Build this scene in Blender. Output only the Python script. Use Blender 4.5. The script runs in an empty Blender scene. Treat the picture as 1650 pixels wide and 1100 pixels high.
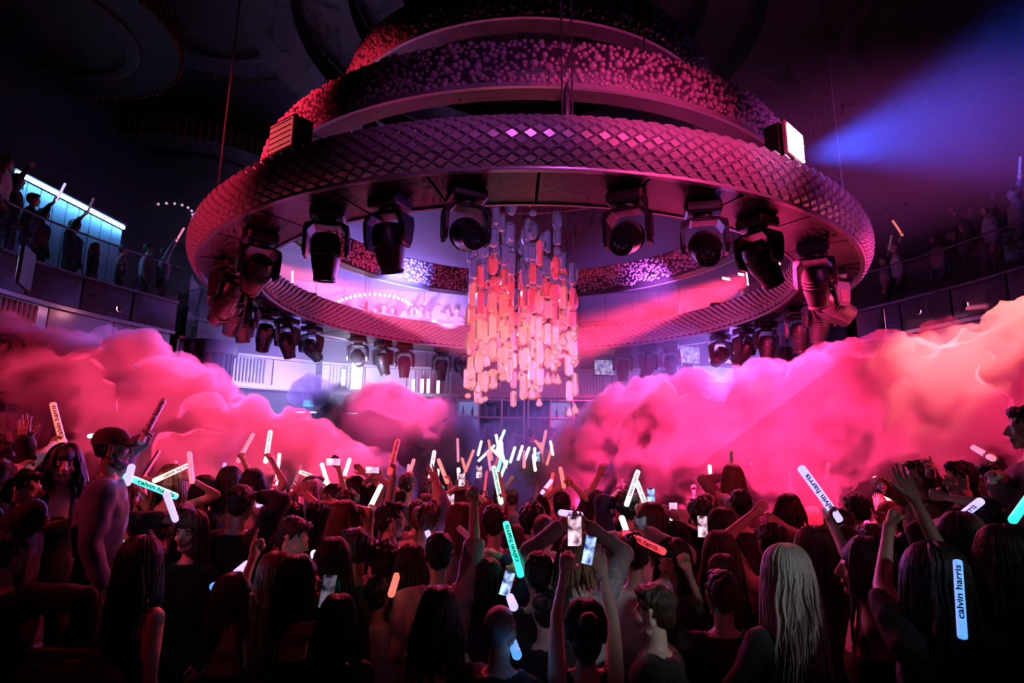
import bpy, bmesh, math, random
import numpy as np
from mathutils import Vector, Matrix, Euler, noise

random.seed(7)
rng = np.random.default_rng(7)
PI = math.pi
sc = bpy.context.scene
COL = sc.collection

# ------------------------------------------------------------------ camera
FPX, PITCH, ROLL = 970.0, 0.190, -0.0105
CAMZ = 2.35
cam_d = bpy.data.cameras.new('camera')
cam_d.sensor_fit = 'HORIZONTAL'
cam_d.sensor_width = 36.0
cam_d.lens = FPX / 1650.0 * 36.0
cam_d.clip_start = 0.05
cam_d.clip_end = 200
cam = bpy.data.objects.new('camera', cam_d)
COL.objects.link(cam)
cam.matrix_world = Matrix.Translation((0, 0, CAMZ)) @ Matrix.Rotation(PI / 2 + PITCH, 4, 'X') @ Matrix.Rotation(-ROLL, 4, 'Z')
sc.camera = cam


def ray(px, py):
    """direction through a pixel of the 1650x1100 frame"""
    X, Y = px - 825.0, 550.0 - py
    c, s = math.cos(ROLL), math.sin(ROLL)
    X, Y = c * X + s * Y, -s * X + c * Y
    return Vector((X, FPX * math.cos(PITCH) - Y * math.sin(PITCH), FPX * math.sin(PITCH) + Y * math.cos(PITCH)))


def at(px, py, D):
    """world point seen at a pixel, D metres ahead of the camera"""
    r = ray(px, py)
    return Vector((0, 0, CAMZ)) + r * (D / r.y)


# ------------------------------------------------------------------ world, exposure, cycles quality
w = bpy.data.worlds.new('night')
sc.world = w
w.use_nodes = True
w.node_tree.nodes['Background'].inputs[0].default_value = (0.010, 0.006, 0.016, 1)
w.node_tree.nodes['Background'].inputs[1].default_value = 0.35
vs = sc.view_settings
sc.display_settings.display_device = 'sRGB'
vs.view_transform = 'Standard'
vs.look = 'None'
vs.gamma = 1.0
vs.exposure = 0.0
vs.use_curve_mapping = False
cy = sc.cycles
cy.use_denoising = True
cy.max_bounces = 4
cy.diffuse_bounces = 1
cy.glossy_bounces = 2
cy.transmission_bounces = 3
cy.volume_bounces = 0
cy.transparent_max_bounces = 24
cy.sample_clamp_direct = 12
cy.sample_clamp_indirect = 4
cy.caustics_reflective = False
cy.caustics_refractive = False
cy.volume_step_rate = 0.4
cy.volume_max_steps = 256
cy.use_adaptive_sampling = True
cy.adaptive_threshold = 0.06
cy.adaptive_min_samples = 12

# ------------------------------------------------------------------ lights of the club and added fills
LIGHTS = []


def aim(o, target):
    d = Vector(target) - o.location
    o.rotation_euler = d.to_track_quat('-Z', 'Y').to_euler()


def spot(name, loc, target, col, power, angle=40, blend=0.6, size=0.12):
    d = bpy.data.lights.new(name, 'SPOT')
    d.color = col
    d.energy = power
    d.spot_size = math.radians(angle)
    d.spot_blend = blend
    d.shadow_soft_size = size
    o = bpy.data.objects.new(name, d)
    COL.objects.link(o)
    o.location = loc
    aim(o, target)
    return o


def area(name, loc, target, col, power, sx=1.0, sy=1.0, spread=180):
    d = bpy.data.lights.new(name, 'AREA')
    d.shape = 'RECTANGLE'
    d.size = sx
    d.size_y = sy
    d.color = col
    d.energy = power
    d.spread = math.radians(spread)
    o = bpy.data.objects.new(name, d)
    COL.objects.link(o)
    o.location = loc
    aim(o, target)
    return o


PINK = (1.0, 0.045, 0.26)
RED = (1.0, 0.03, 0.09)
ROSE = (1.0, 0.16, 0.30)
MAG = (0.95, 0.05, 0.55)
VIO = (0.30, 0.16, 1.0)
BLUE = (0.10, 0.14, 1.0)
ICE = (0.55, 0.55, 1.0)
exec_lights = True
PINK = (1.0, 0.030, 0.15)
RED = (1.0, 0.020, 0.07)
ROSE = (1.0, 0.14, 0.19)
# beams of the moving heads and balcony spots that hit the smoke
spot('spot_smoke_left', (-1.6, 9.2, 5.0), at(400, 700, 9.0), (1.0, 0.045, 0.16), 21000, 75, 0.9)
spot('spot_smoke_left_low', (-4.2, 6.6, 5.2), at(160, 640, 9.0), (1.0, 0.02, 0.10), 3600, 70, 0.9)
spot('spot_smoke_right', (3.4, 7.4, 5.0), at(1220, 680, 9.5), (1.0, 0.030, 0.19), 21600, 90, 0.9)
spot('spot_smoke_far_right', (7.6, 7.4, 5.9), at(1530, 590, 8.6), (1.0, 0.18, 0.17), 30000, 34, 0.9)
spot('spot_smoke_mid', (-1.8, 11.0, 5.0), at(640, 690, 12.5), (0.9, 0.06, 0.30), 3750, 60, 0.9)
spot('spot_smoke_back', (0.5, 16.5, 5.2), at(860, 740, 9.0), VIO, 18000, 70, 0.9)
spot('spot_smoke_back_left', (-5.5, 16.0, 5.0), at(330, 640, 9.5), (0.30, 0.16, 1.0), 10000, 50, 0.9)
spot('spot_smoke_back_right', (6.0, 16.0, 5.0), at(1120, 660, 10.0), (0.35, 0.12, 1.0), 7500, 70, 0.9)
# wash on the ring from the balcony behind the photographer
spot('spot_ring_pink', (6.0, -1.5, 5.5), at(1080, 220, 6.2), (1.0, 0.05, 0.25), 5070, 22, 0.9)
spot('spot_ring_violet', (2.0, -3.0, 6.5), at(900, 240, 6.0), (0.6, 0.10, 0.60), 1300, 30, 0.9)
spot('spot_ring_blue', (5.0, 0.5, 4.4), at(1185, 265, 6.5), (0.25, 0.3, 1.0), 500, 10, 0.9)
spot('spot_ring_side_right', (8.6, 4.0, 6.5), at(1340, 330, 9.0), (0.8, 0.08, 0.6), 3300, 45, 0.9)
spot('spot_ring_left', (-8.0, 3.0, 7.5), at(500, 190, 8.3), (1.0, 0.03, 0.08), 6500, 26, 0.9)
# far wall and ceiling wash
spot('spot_far_wall_left', (-3.5, 13.0, 3.6), at(520, 600, 17.5), ICE, 7488, 90, 0.9)
spot('spot_far_wall_right', (4.5, 13.0, 3.6), at(1150, 600, 17.5), (0.4, 0.25, 1.0), 3000, 90, 0.9)
spot('spot_far_balcony', (-1.5, 15.0, 5.8), at(620, 500, 20.0), (0.55, 0.28, 1.0), 9800, 80, 0.9)
spot('spot_ceiling_blue', (-2.5, 13.0, 5.8), at(640, 390, 19.0), (0.15, 0.17, 1.0), 20250, 46, 0.9)
spot('spot_ceiling_purple', (3.5, 13.0, 5.8), at(1000, 390, 19.0), (0.35, 0.08, 0.7), 4000, 46, 0.9)
# crossing beams inside the ring
spot('spot_beam_left', at(405, 418, 15.0), at(640, 505, 13.5), (1.0, 0.12, 0.30), 46800, 16, 0.9)
spot('spot_beam_right', at(1235, 435, 16.2), at(930, 575, 12.5), (1.0, 0.04, 0.14), 115200, 15, 0.9)
spot('spot_beam_blue', at(1300, 252, 7.2), at(1540, 190, 8.4), (0.03, 0.08, 1.0), 7150, 36, 1.0)
# crystals
spot('spot_crystals', (4.5, 8.2, 3.2), at(850, 580, 11.0), (1.0, 0.35, 0.30), 432, 24, 0.9)
spot('spot_crystals_top', (-3.2, 8.4, 5.0), at(840, 430, 11.0), (0.4, 0.25, 1.0), 900, 30, 0.9)
# on the crowd, with fills added for smoke, rings and booth
spot('spot_crowd_red', (-2.0, 9.0, 5.0), at(520, 850, 5.5), (1.0, 0.04, 0.10), 768, 80, 0.9)
spot('spot_crowd_rose', (3.0, 9.5, 5.0), at(1040, 850, 5.5), (1.0, 0.05, 0.15), 768, 80, 0.9)
spot('spot_crowd_right', (4.5, 8.0, 5.2), at(1500, 790, 4.2), (1.0, 0.04, 0.06), 900, 40, 0.9)
spot('fill_crowd_front', (1.0, -2.5, 6.0), at(825, 950, 3.5), (1.0, 0.10, 0.22), 30, 80, 0.9)  # weak fill added to lift the front rows
spot('spot_smoke_right_fill', (5.0, 5.6, 5.6), at(1420, 700, 9.0), PINK, 12320, 70, 0.9)
spot('fill_far_ring_left', (0.2, 8.0, 4.2), at(600, 540, 16.0), (1.0, 0.02, 0.14), 2450, 40, 0.9)  # added to redden the inner face of the far ring
spot('fill_far_ring_right', (0.6, 8.0, 4.2), at(1150, 530, 15.5), (0.7, 0.03, 0.35), 1400, 40, 0.9)  # its added partner for the right half, more purple
spot('spot_cool_hair', (4.2, -2.6, 4.6), at(1258, 905, 2.7), (0.70, 0.88, 1.0), 420, 7, 1.0)
spot('spot_cool_arms', (4.6, -2.6, 4.6), at(1468, 840, 2.5), (0.80, 0.88, 1.0), 200, 10, 1.0)
spot('spot_ceiling_warm', (-9.0, 6.5, 7.0), at(90, 110, 9.5), (1.0, 0.12, 0.05), 120, 60, 1.0)
spot('spot_ring_left_low', (-6.0, 2.0, 5.4), at(390, 300, 8.2), (1.0, 0.03, 0.10), 1500, 40, 0.9)
spot('fill_ring_right_low', (6.2, 1.0, 4.6), at(1310, 315, 8.2), (0.75, 0.08, 0.55), 1500, 34, 0.9)  # violet fill added for the dark right end of the ring
spot('fill_booth_left', (-0.4, 6.4, 4.9), at(110, 780, 4.2), (1.0, 0.04, 0.06), 350, 36, 0.9)  # dim red fill added for the guests on the left booth
spot('spot_crowd_mid', (0.5, 11.0, 5.0), at(800, 800, 6.5), (1.0, 0.05, 0.20), 1800, 65, 0.9)
spot('fill_crowd_side_left', (-6.5, 1.0, 5.6), at(640, 815, 6.2), (1.0, 0.04, 0.10), 900, 38, 1.0)  # fill added from the camera side to redden the dancers' backs
spot('fill_crowd_side_right', (6.5, 1.5, 5.6), at(1130, 835, 5.8), (1.0, 0.04, 0.12), 700, 34, 1.0)  # matching added fill from the right
# ------------------------------------------------------------------ mesh helpers
def np_mesh(name, V, F, mats=None, midx=None, smooth=False, sharp=None):
    """V (n,3), F list of index lists or (m,k) array"""
    me = bpy.data.meshes.new(name)
    V = np.asarray(V, dtype=np.float32).reshape(-1, 3)
    if isinstance(F, np.ndarray):
        k = F.shape[1]
        loops = F.astype(np.int32).ravel()
        starts = (np.arange(len(F)) * k).astype(np.int32)
        totals = np.full(len(F), k, dtype=np.int32)
    else:
        totals = np.array([len(f) for f in F], dtype=np.int32)
        starts = np.concatenate([[0], np.cumsum(totals)[:-1]]).astype(np.int32) if len(totals) else np.zeros(0, np.int32)
        loops = np.fromiter((i for f in F for i in f), dtype=np.int32)
    me.vertices.add(len(V))
    me.vertices.foreach_set('co', V.ravel())
    me.loops.add(len(loops))
    me.loops.foreach_set('vertex_index', loops)
    me.polygons.add(len(totals))
    me.polygons.foreach_set('loop_start', starts)
    me.polygons.foreach_set('loop_total', totals)
    for m in (mats or []):
        me.materials.append(m)
    if midx is not None:
        me.polygons.foreach_set('material_index', np.asarray(midx, dtype=np.int32))
    me.polygons.foreach_set('use_smooth', np.full(len(totals), bool(smooth)))
    me.update(calc_edges=True)
    me.validate()
    if smooth and sharp:
        me.set_sharp_from_angle(angle=math.radians(sharp))
    return me


def ortho(d):
    d = Vector(d).normalized()
    a = Vector((0, 0, 1)) if abs(d.z) < 0.9 else Vector((1, 0, 0))
    u = d.cross(a).normalized()
    return u, d.cross(u).normalized()


class MB:
    """collects shapes for ONE part"""

    def __init__(self):
        self.V, self.F = [], []

    def add(self, V, F):
        o = len(self.V)
        self.V += [tuple(v) for v in V]
        self.F += [tuple(i + o for i in f) for f in F]
        return self

    def box(self, c, s, rz=0.0, M=None, bev=0.0):
        hx, hy, hz = s[0] / 2, s[1] / 2, s[2] / 2
        if bev:
            b = min(bev, hx * .9, hy * .9, hz * .9)
            bm = bmesh.new()
            bmesh.ops.create_cube(bm, size=1.0)
            for v in bm.verts:
                v.co = Vector((v.co.x * 2 * hx, v.co.y * 2 * hy, v.co.z * 2 * hz))
            bmesh.ops.bevel(bm, geom=list(bm.edges), offset=b, segments=1, affect='EDGES')
            bm.verts.index_update()
            P = [v.co.copy() for v in bm.verts]
            F = [tuple(v.index for v in f.verts) for f in bm.faces]
            bm.free()
        else:
            P = [Vector((x, y, z)) for x in (-hx, hx) for y in (-hy, hy) for z in (-hz, hz)]
            F = [(0, 1, 3, 2), (4, 6, 7, 5), (0, 4, 5, 1), (2, 3, 7, 6), (0, 2, 6, 4), (1, 5, 7, 3)]
        R = M if M is not None else Matrix.Rotation(rz, 4, 'Z')
        c = Vector(c)
        return self.add([(R @ p) + c for p in P], F)

    def loft(self, rings, cap=True, closed=True):
        n = len(rings[0])
        V = [p for r in rings for p in r]
        F = []
        for i in range(len(rings) - 1):
            for j in range(n if closed else n - 1):
                k = (j + 1) % n
                F.append((i * n + j, i * n + k, (i + 1) * n + k, (i + 1) * n + j))
        if cap and closed:
            F.append(tuple(range(n - 1, -1, -1)))
            F.append(tuple((len(rings) - 1) * n + j for j in range(n)))
        return self.add(V, F)

    def tube(self, pts, rad, n=8, cap=True):
        pts = [Vector(p) for p in pts]
        if not hasattr(rad, '__len__'):
            rad = [rad] * len(pts)
        rings = []
        u = None
        for i, p in enumerate(pts):
            d = (pts[min(i + 1, len(pts) - 1)] - pts[max(i - 1, 0)]).normalized()
            if u is None:
                u, v = ortho(d)
            else:
                u = (u - d * u.dot(d)).normalized()
                v = d.cross(u).normalized()
            rings.append([p + (u * math.cos(2 * PI * j / n) + v * math.sin(2 * PI * j / n)) * rad[i] for j in range(n)])
        return self.loft(rings, cap)

    def capsule(self, a, b, ra, rb, n=10, m=3):
        a, b = Vector(a), Vector(b)
        d = b - a
        L = d.length
        d = d / L if L > 1e-6 else Vector((0, 0, 1))
        pts, rad = [], []
        for i in range(m):
            t = PI / 2 * (1 - (i + .15) / m)
            pts.append(a - d * ra * math.sin(t)); rad.append(ra * math.cos(t))
        pts.append(a); rad.append(ra)
        pts.append(b + d * 1e-4); rad.append(rb)
        for i in range(m - 1, -1, -1):
            t = PI / 2 * (1 - (i + .15) / m)
            pts.append(b + d * rb * math.sin(t)); rad.append(rb * math.cos(t))
        return self.tube(pts, rad, n)

    def ellipsoid(self, c, r, n=14, m=9, M=None):
        c = Vector(c)
        rings = []
        for i in range(m + 1):
            t = -PI / 2 + PI * (i + .02) / (m + .04)
            rings.append([Vector((r[0] * math.cos(t) * math.cos(2 * PI * j / n), r[1] * math.cos(t) * math.sin(2 * PI * j / n), r[2] * math.sin(t))) for j in range(n)])
        rings = [[(M @ p if M is not None else p) + c for p in q] for q in rings]
        return self.loft(rings)

    def lathe(self, prof, n=24, c=(0, 0, 0), M=None, cap=True):
        """prof: (r, z) pairs"""
        c = Vector(c)
        rings = [[Vector((r * math.cos(2 * PI * j / n), r * math.sin(2 * PI * j / n), z)) for j in range(n)] for r, z in prof]
        rings = [[(M @ p if M is not None else p) + c for p in q] for q in rings]
        return self.loft(rings, cap)

    def mesh(self, name, mat=None, smooth=False, sharp=None):
        return np_mesh(name, self.V, self.F, [mat] if mat else None, None, smooth, sharp)

    def build(self, name, mat, parent=None, smooth=False, sharp=40):
        return link(name, self.mesh(name, mat, smooth, sharp), parent)


PENDING = []          # linked to the scene in one go at the end, which keeps the script quick
KIDS = {}


def link(name, data, parent=None):
    o = bpy.data.objects.new(name, data)
    PENDING.append(o)
    if parent:
        KIDS.setdefault(parent.name, []).append(o)
    if parent:
        o.parent = parent
    return o


def empty(name, loc=(0, 0, 0), rz=0.0):
    o = link(name, None)
    o.empty_display_size = 0.1
    o.location = loc
    o.rotation_euler = (0, 0, rz)
    return o


def tag(o, label=None, cat=None, group=None, kind=None):
    if label: o['label'] = label
    if cat: o['category'] = cat
    if group: o['group'] = group
    if kind: o['kind'] = kind
    return o


def copy_tree(o, parent=None):
    c = o.copy()
    PENDING.append(c)
    c.parent = parent
    if parent:
        KIDS.setdefault(parent.name, []).append(c)
    for ch in KIDS.get(o.name, []):
        copy_tree(ch, c)
    return c


def rot_to(zdir, xhint=None):
    """matrix whose Z is zdir and whose X is as near xhint as can be"""
    z = Vector(zdir).normalized()
    x = Vector(xhint) if xhint is not None else ortho(z)[0]
    x = (x - z * x.dot(z))
    x = x.normalized() if x.length > 1e-5 else ortho(z)[0]
    y = z.cross(x)
    return Matrix((x, y, z)).transposed().to_4x4()


# ------------------------------------------------------------------ materials
MATS = {}


def mat(name, col, rough=0.5, metal=0.0, emit=None, es=0.0, var=0.0, scale=8.0, bump=0.0, bscale=40.0, stretch=(1, 1, 1), spec=0.5, coat=0.0, sheen=0.0):
    if name in MATS:
        return MATS[name]
    m = bpy.data.materials.new(name)
    m.use_nodes = True
    nt = m.node_tree
    b = nt.nodes['Principled BSDF']
    b.inputs['Base Color'].default_value = (*col, 1)
    b.inputs['Roughness'].default_value = rough
    b.inputs['Metallic'].default_value = metal
    b.inputs['Specular IOR Level'].default_value = spec
    if coat: b.inputs['Coat Weight'].default_value = coat
    if sheen: b.inputs['Sheen Weight'].default_value = sheen
    if emit:
        b.inputs['Emission Color'].default_value = (*emit, 1)
        b.inputs['Emission Strength'].default_value = es
    tc = nt.nodes.new('ShaderNodeTexCoord')
    mp = nt.nodes.new('ShaderNodeMapping')
    mp.inputs['Scale'].default_value = stretch
    nt.links.new(tc.outputs['Object'], mp.inputs['Vector'])
    nz = nt.nodes.new('ShaderNodeTexNoise')
    nz.inputs['Scale'].default_value = scale
    nz.inputs['Detail'].default_value = 3
    nt.links.new(mp.outputs[0], nz.inputs['Vector'])
    if var:
        r = nt.nodes.new('ShaderNodeMix')
        r.data_type = 'RGBA'
        r.inputs[6].default_value = (*[max(0, c * (1 - var)) for c in col], 1)
        r.inputs[7].default_value = (*[min(1, c * (1 + var)) for c in col], 1)
        nt.links.new(nz.outputs['Fac'], r.inputs[0])
        nt.links.new(r.outputs[2], b.inputs['Base Color'])
    if bump:
        n2 = nt.nodes.new('ShaderNodeTexNoise')
        n2.inputs['Scale'].default_value = bscale
        nt.links.new(mp.outputs[0], n2.inputs['Vector'])
        bp = nt.nodes.new('ShaderNodeBump')
        bp.inputs['Strength'].default_value = bump
        bp.inputs['Distance'].default_value = 0.02
        nt.links.new(n2.outputs['Fac'], bp.inputs['Height'])
        nt.links.new(bp.outputs[0], b.inputs['Normal'])
    MATS[name] = m
    return m


def glass_mat(name, col=(0.8, 0.85, 1.0), refl=0.25):
    if name in MATS:
        return MATS[name]
    m = bpy.data.materials.new(name)
    m.use_nodes = True
    nt = m.node_tree
    nt.nodes.clear()
    out = nt.nodes.new('ShaderNodeOutputMaterial')
    mx = nt.nodes.new('ShaderNodeMixShader')
    tr = nt.nodes.new('ShaderNodeBsdfTransparent')
    tr.inputs[0].default_value = (*col, 1)
    gl = nt.nodes.new('ShaderNodeBsdfGlossy')
    gl.inputs['Roughness'].default_value = 0.08
    mx.inputs[0].default_value = refl
    nt.links.new(tr.outputs[0], mx.inputs[1])
    nt.links.new(gl.outputs[0], mx.inputs[2])
    nt.links.new(mx.outputs[0], out.inputs[0])
    MATS[name] = m
    return m


def vol_mat(name, density, col=(1, 1, 1), aniso=0.0, fade=None, nscale=None, absorb=0.0):
    """smoke or haze; fade=(z0,z1): thins out from z1 down to z0; nscale: wisps"""
    m = bpy.data.materials.new(name)
    m.use_nodes = True
    nt = m.node_tree
    nt.nodes.clear()
    out = nt.nodes.new('ShaderNodeOutputMaterial')
    v = nt.nodes.new('ShaderNodeVolumeScatter')
    v.inputs['Color'].default_value = (*col, 1)
    v.inputs['Density'].default_value = density
    v.inputs['Anisotropy'].default_value = aniso
    nt.links.new(v.outputs[0], out.inputs['Volume'])
    if fade or nscale:
        tc = nt.nodes.new('ShaderNodeTexCoord')
        d = None
        if nscale:
            nz = nt.nodes.new('ShaderNodeTexNoise')
            nz.inputs['Scale'].default_value = nscale
            nz.inputs['Detail'].default_value = 4
            nz.inputs['Roughness'].default_value = 0.62
            nt.links.new(tc.outputs['Object'], nz.inputs['Vector'])
            mr = nt.nodes.new('ShaderNodeMapRange')
            mr.inputs[1].default_value = 0.40; mr.inputs[2].default_value = 0.60
            mr.inputs[3].default_value = 0.10 * density; mr.inputs[4].default_value = 1.8 * density
            nt.links.new(nz.outputs['Fac'], mr.inputs[0])
            d = mr.outputs[0]
        if fade:
            sp = nt.nodes.new('ShaderNodeSeparateXYZ')
            nt.links.new(tc.outputs['Object'], sp.inputs[0])
            m2 = nt.nodes.new('ShaderNodeMapRange')
            m2.interpolation_type = 'SMOOTHSTEP'
            m2.inputs[1].default_value = fade[0]; m2.inputs[2].default_value = fade[1]
            m2.inputs[3].default_value = 0.0; m2.inputs[4].default_value = 1.0
            nt.links.new(sp.outputs[2], m2.inputs[0])
            mu = nt.nodes.new('ShaderNodeMath')
            mu.operation = 'MULTIPLY'
            nt.links.new(m2.outputs[0], mu.inputs[0])
            if d is not None:
                nt.links.new(d, mu.inputs[1])
            else:
                mu.inputs[1].default_value = density
            d = mu.outputs[0]
        nt.links.new(d, v.inputs['Density'])
    else:
        if hasattr(m, 'cycles'):
            m.cycles.homogeneous_volume = True
    return m


# voxel remesh of overlapping shapes into one continuous skin
_rm = bpy.data.objects.new('remesher', None)


def remesh(mb, voxel, smooth=3, fac=0.5):
    me = mb.mesh('tmp')
    o = bpy.data.objects.new('tmp', me)
    COL.objects.link(o)
    m = o.modifiers.new('r', 'REMESH')
    m.mode = 'VOXEL'
    m.voxel_size = voxel
    if smooth:
        s = o.modifiers.new('s', 'SMOOTH')
        s.iterations = smooth
        s.factor = fac
    dg = bpy.context.evaluated_depsgraph_get()
    e = o.evaluated_get(dg)
    t = e.to_mesh()
    n = len(t.vertices)
    V = np.empty(n * 3, np.float32)
    t.vertices.foreach_get('co', V)
    k = len(t.polygons)
    F = np.empty(len(t.loops), np.int32)
    t.loops.foreach_get('vertex_index', F)
    F = F.reshape(k, 4)
    e.to_mesh_clear()
    bpy.data.objects.remove(o)
    bpy.data.meshes.remove(me)
    return V.reshape(-1, 3), F
# ------------------------------------------------------------------ the room shell
M_floor = mat('dark_floor', (0.03, 0.025, 0.03), 0.35, var=0.3, scale=3, bump=0.05)
M_wall = mat('dark_wall', (0.012, 0.010, 0.013), 0.6, var=0.3, scale=2, bump=0.2, bscale=12)
M_ceil = mat('dark_ceiling', (0.012, 0.009, 0.011), 0.65, var=0.35, scale=1.2)
M_wood = mat('ribbed_wood', (0.10, 0.05, 0.03), 0.5, var=0.4, scale=14, stretch=(1, 1, 6))
M_steel = mat('brushed_steel', (0.55, 0.52, 0.58), 0.28, 0.9, var=0.15, scale=30, stretch=(1, 1, 0.05), bump=0.05)
M_dsteel = mat('dark_steel', (0.16, 0.14, 0.17), 0.35, 0.8, var=0.2, scale=12)
M_panel = mat('pale_wall_panel', (0.28, 0.26, 0.34), 0.5, var=0.12, scale=3)
M_black = mat('black_plastic', (0.018, 0.016, 0.018), 0.35, var=0.2, scale=20)
M_matblack = mat('matt_black', (0.012, 0.011, 0.012), 0.8)
M_glass = glass_mat('balustrade_glass', (0.86, 0.88, 0.95), 0.10)
M_curtain = mat('striated_blue_wall', (0.16, 0.22, 0.28), 0.6, var=0.6, scale=5, stretch=(14, 14, 0.6), bump=0.5, bscale=9)


def strip(pts, z0, z1, name, m, parent=None, thick=0.12, smooth=True):
    """upright band of some thickness along a plan polyline"""
    n = len(pts)
    P = [Vector((p[0], p[1], 0)) for p in pts]
    nor = []
    for i in range(n):
        d = (P[min(i + 1, n - 1)] - P[max(i - 1, 0)]).normalized()
        nor.append(Vector((d.y, -d.x, 0)))
    rings = []
    for i in range(n):
        a, b = P[i], P[i] - nor[i] * thick
        rings.append([(a.x, a.y, z0), (a.x, a.y, z1), (b.x, b.y, z1), (b.x, b.y, z0)])
    return MB().loft(rings).build(name, m, parent, smooth, 30)


def smoothline(pts, step=0.35):
    """Catmull-Rom through plan points"""
    P = [np.array(p, float) for p in pts]
    out = []
    for i in range(len(P) - 1):
        p0, p1, p2, p3 = P[max(i - 1, 0)], P[i], P[i + 1], P[min(i + 2, len(P) - 1)]
        k = max(2, int(np.linalg.norm(p2 - p1) / step))
        for j in range(k):
            t = j / k
            out.append(0.5 * ((2 * p1) + (-p0 + p2) * t + (2 * p0 - 5 * p1 + 4 * p2 - p3) * t * t + (-p0 + 3 * p1 - 3 * p2 + p3) * t ** 3))
    out.append(P[-1])
    return out


def resample(pts, step):
    P = np.array(pts)
    L = np.concatenate([[0], np.cumsum(np.linalg.norm(np.diff(P, axis=0), axis=1))])
    n = max(1, int(round(L[-1] / step)))
    t = np.linspace(0, L[-1], n + 1)
    return np.c_[np.interp(t, L, P[:, 0]), np.interp(t, L, P[:, 1])]


fl = MB().box((0, 9.5, -0.1), (27, 28, 0.2)).build('floor', M_floor)
tag(fl, 'dark club floor under the crowd', 'floor', kind='structure')
ce = MB().box((0, 9.5, 12.75), (27, 28, 0.3)).build('ceiling', M_ceil)
tag(ce, 'dark ceiling high above the dance floor', 'ceiling', kind='structure')

BWL = smoothline([(-11.6, -3.6), (-11.4, 3), (-11.3, 8), (-11.0, 12), (-11.0, 16.2), (-9.6, 19.4)], 0.6)
BWF = smoothline([(-9.6, 19.4), (-6, 21.2), (-2, 22), (2, 22), (6, 21.2), (9.8, 19.4)], 0.6)
BWR = smoothline([(9.8, 19.4), (11.3, 16), (11.5, 8), (11.6, 3), (11.6, -3.6)], 0.6)
wl = strip(BWL, 0, 12.6, 'wall_left', M_wall, None, 0.25)
tag(wl, 'dark upper side wall on the left', 'wall', kind='structure')
wf = strip(BWF, 0, 12.6, 'wall_far', mat('slate_wall', (0.13, 0.12, 0.16), 0.5, var=0.3, scale=1.5, stretch=(1, 1, 4)), None, 0.25)
tag(wf, 'panelled far wall behind the balcony', 'wall', kind='structure')
wr = strip(BWR, 0, 12.6, 'wall_right', M_wall, None, 0.25)
tag(wr, 'dark upper side wall on the right', 'wall', kind='structure')
wn = MB().box((0, -3.8, 6.3), (24, 0.3, 12.6)).build('wall_near', M_wall)
tag(wn, 'dark wall behind the photographer', 'wall', kind='structure')

# pale panels of the far wall, each with its own joint
FP = resample(BWF, 0.95)
for r, (z0, z1) in enumerate([(5.9, 7.2), (7.23, 8.4)]):
    for i in range(len(FP) - 1):
        a, b = FP[i], FP[i + 1]
        c = (a + b) / 2
        d = b - a
        L = np.linalg.norm(d)
        nrm = np.array([d[1], -d[0]]) / L
        mb = MB().box((0, 0, 0), (L - 0.03, 0.05, z1 - z0 - 0.03), bev=0.012)
        o = mb.build('wall_panel', M_panel, wf)
        o.location = (c[0] + nrm[0] * 0.05, c[1] + nrm[1] * 0.05, (z0 + z1) / 2)
        o.rotation_euler = (0, 0, math.atan2(d[1], d[0]))

# blue-lit striated wall with a bright cove strip, on the left balcony
p0, p1 = at(25, 277, 12.0), at(200, 371, 15.2)
cw = empty('cove_light', ((p0.x + p1.x) / 2, (p0.y + p1.y) / 2, p0.z))
tag(cw, 'long blue-white strip light along the top of the left balcony wall', 'strip light')
d = Vector((p1.x - p0.x, p1.y - p0.y, 0))
ang = math.atan2(d.y, d.x)
M_cove = mat('cove_led', (0.8, 0.9, 1), 0.5, emit=(0.30, 0.62, 1.0), es=9.0)
MB().box((0, 0, 0), (d.length, 0.05, 0.09), ang, bev=0.01).build('led_tube', M_cove, cw)
MB().box((-0.05, 0.0, 0.10), (d.length + 0.1, 0.20, 0.08), ang, bev=0.01).build('valance', M_dsteel, cw)
area('cove_glow', ((p0.x + p1.x) / 2 + 0.02, (p0.y + p1.y) / 2 - 0.02, p0.z - 0.06), ((p0.x + p1.x) / 2 - 0.25, (p0.y + p1.y) / 2, p0.z - 2.0), (0.12, 0.45, 1.0), 60, 3.8, 0.05).rotation_euler.rotate_axis('Z', 0.0)
nseg = 9
for i in range(nseg):
    a = p0.lerp(p1, i / nseg); b = p0.lerp(p1, (i + 1) / nseg)
    c = (a + b) / 2
    mb = MB().box((0, 0, 0), ((b - a).length - 0.02, 0.05, 2.9), bev=0.01)
    o = mb.build('striated_panel', M_curtain, wl)
    o.location = (c.x - 0.10, c.y + 0.05, p0.z - 1.5)
    o.rotation_euler = (0, 0, ang)

# ------------------------------------------------------------------ balcony
L_EDGE = smoothline([(-8.6, -3.5), (-8.7, 4), (-8.6, 8.5), (-8.35, 10.8), (-7.5, 13.1)])
L_DRUM = smoothline([(-7.55, 13.6), (-7.9, 14.6), (-7.4, 15.8), (-6.4, 16.6), (-5.6, 17.2)], 0.25)
F_EDGE = smoothline([(-5.5, 17.3), (-3.5, 18.0), (0, 18.3), (3.5, 18.0), (5.4, 17.4)])
R_DRUM = smoothline([(5.5, 17.2), (6.4, 16.6), (7.4, 15.8), (7.9, 14.6), (7.75, 13.6)], 0.25)
R_EDGE = smoothline([(7.8, 13.3), (8.65, 10.9), (9.0, 8.5), (9.1, 4), (9.0, -3.5)])
ZF0, ZF1 = 5.02, 5.64          # fascia
ZFLOOR = 5.60
M_fascia = mat('fascia_glass_panel', (0.07, 0.06, 0.085), 0.22, 0.35, var=0.2, scale=2)
M_slab = mat('balcony_floor', (0.05, 0.04, 0.05), 0.6)

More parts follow.
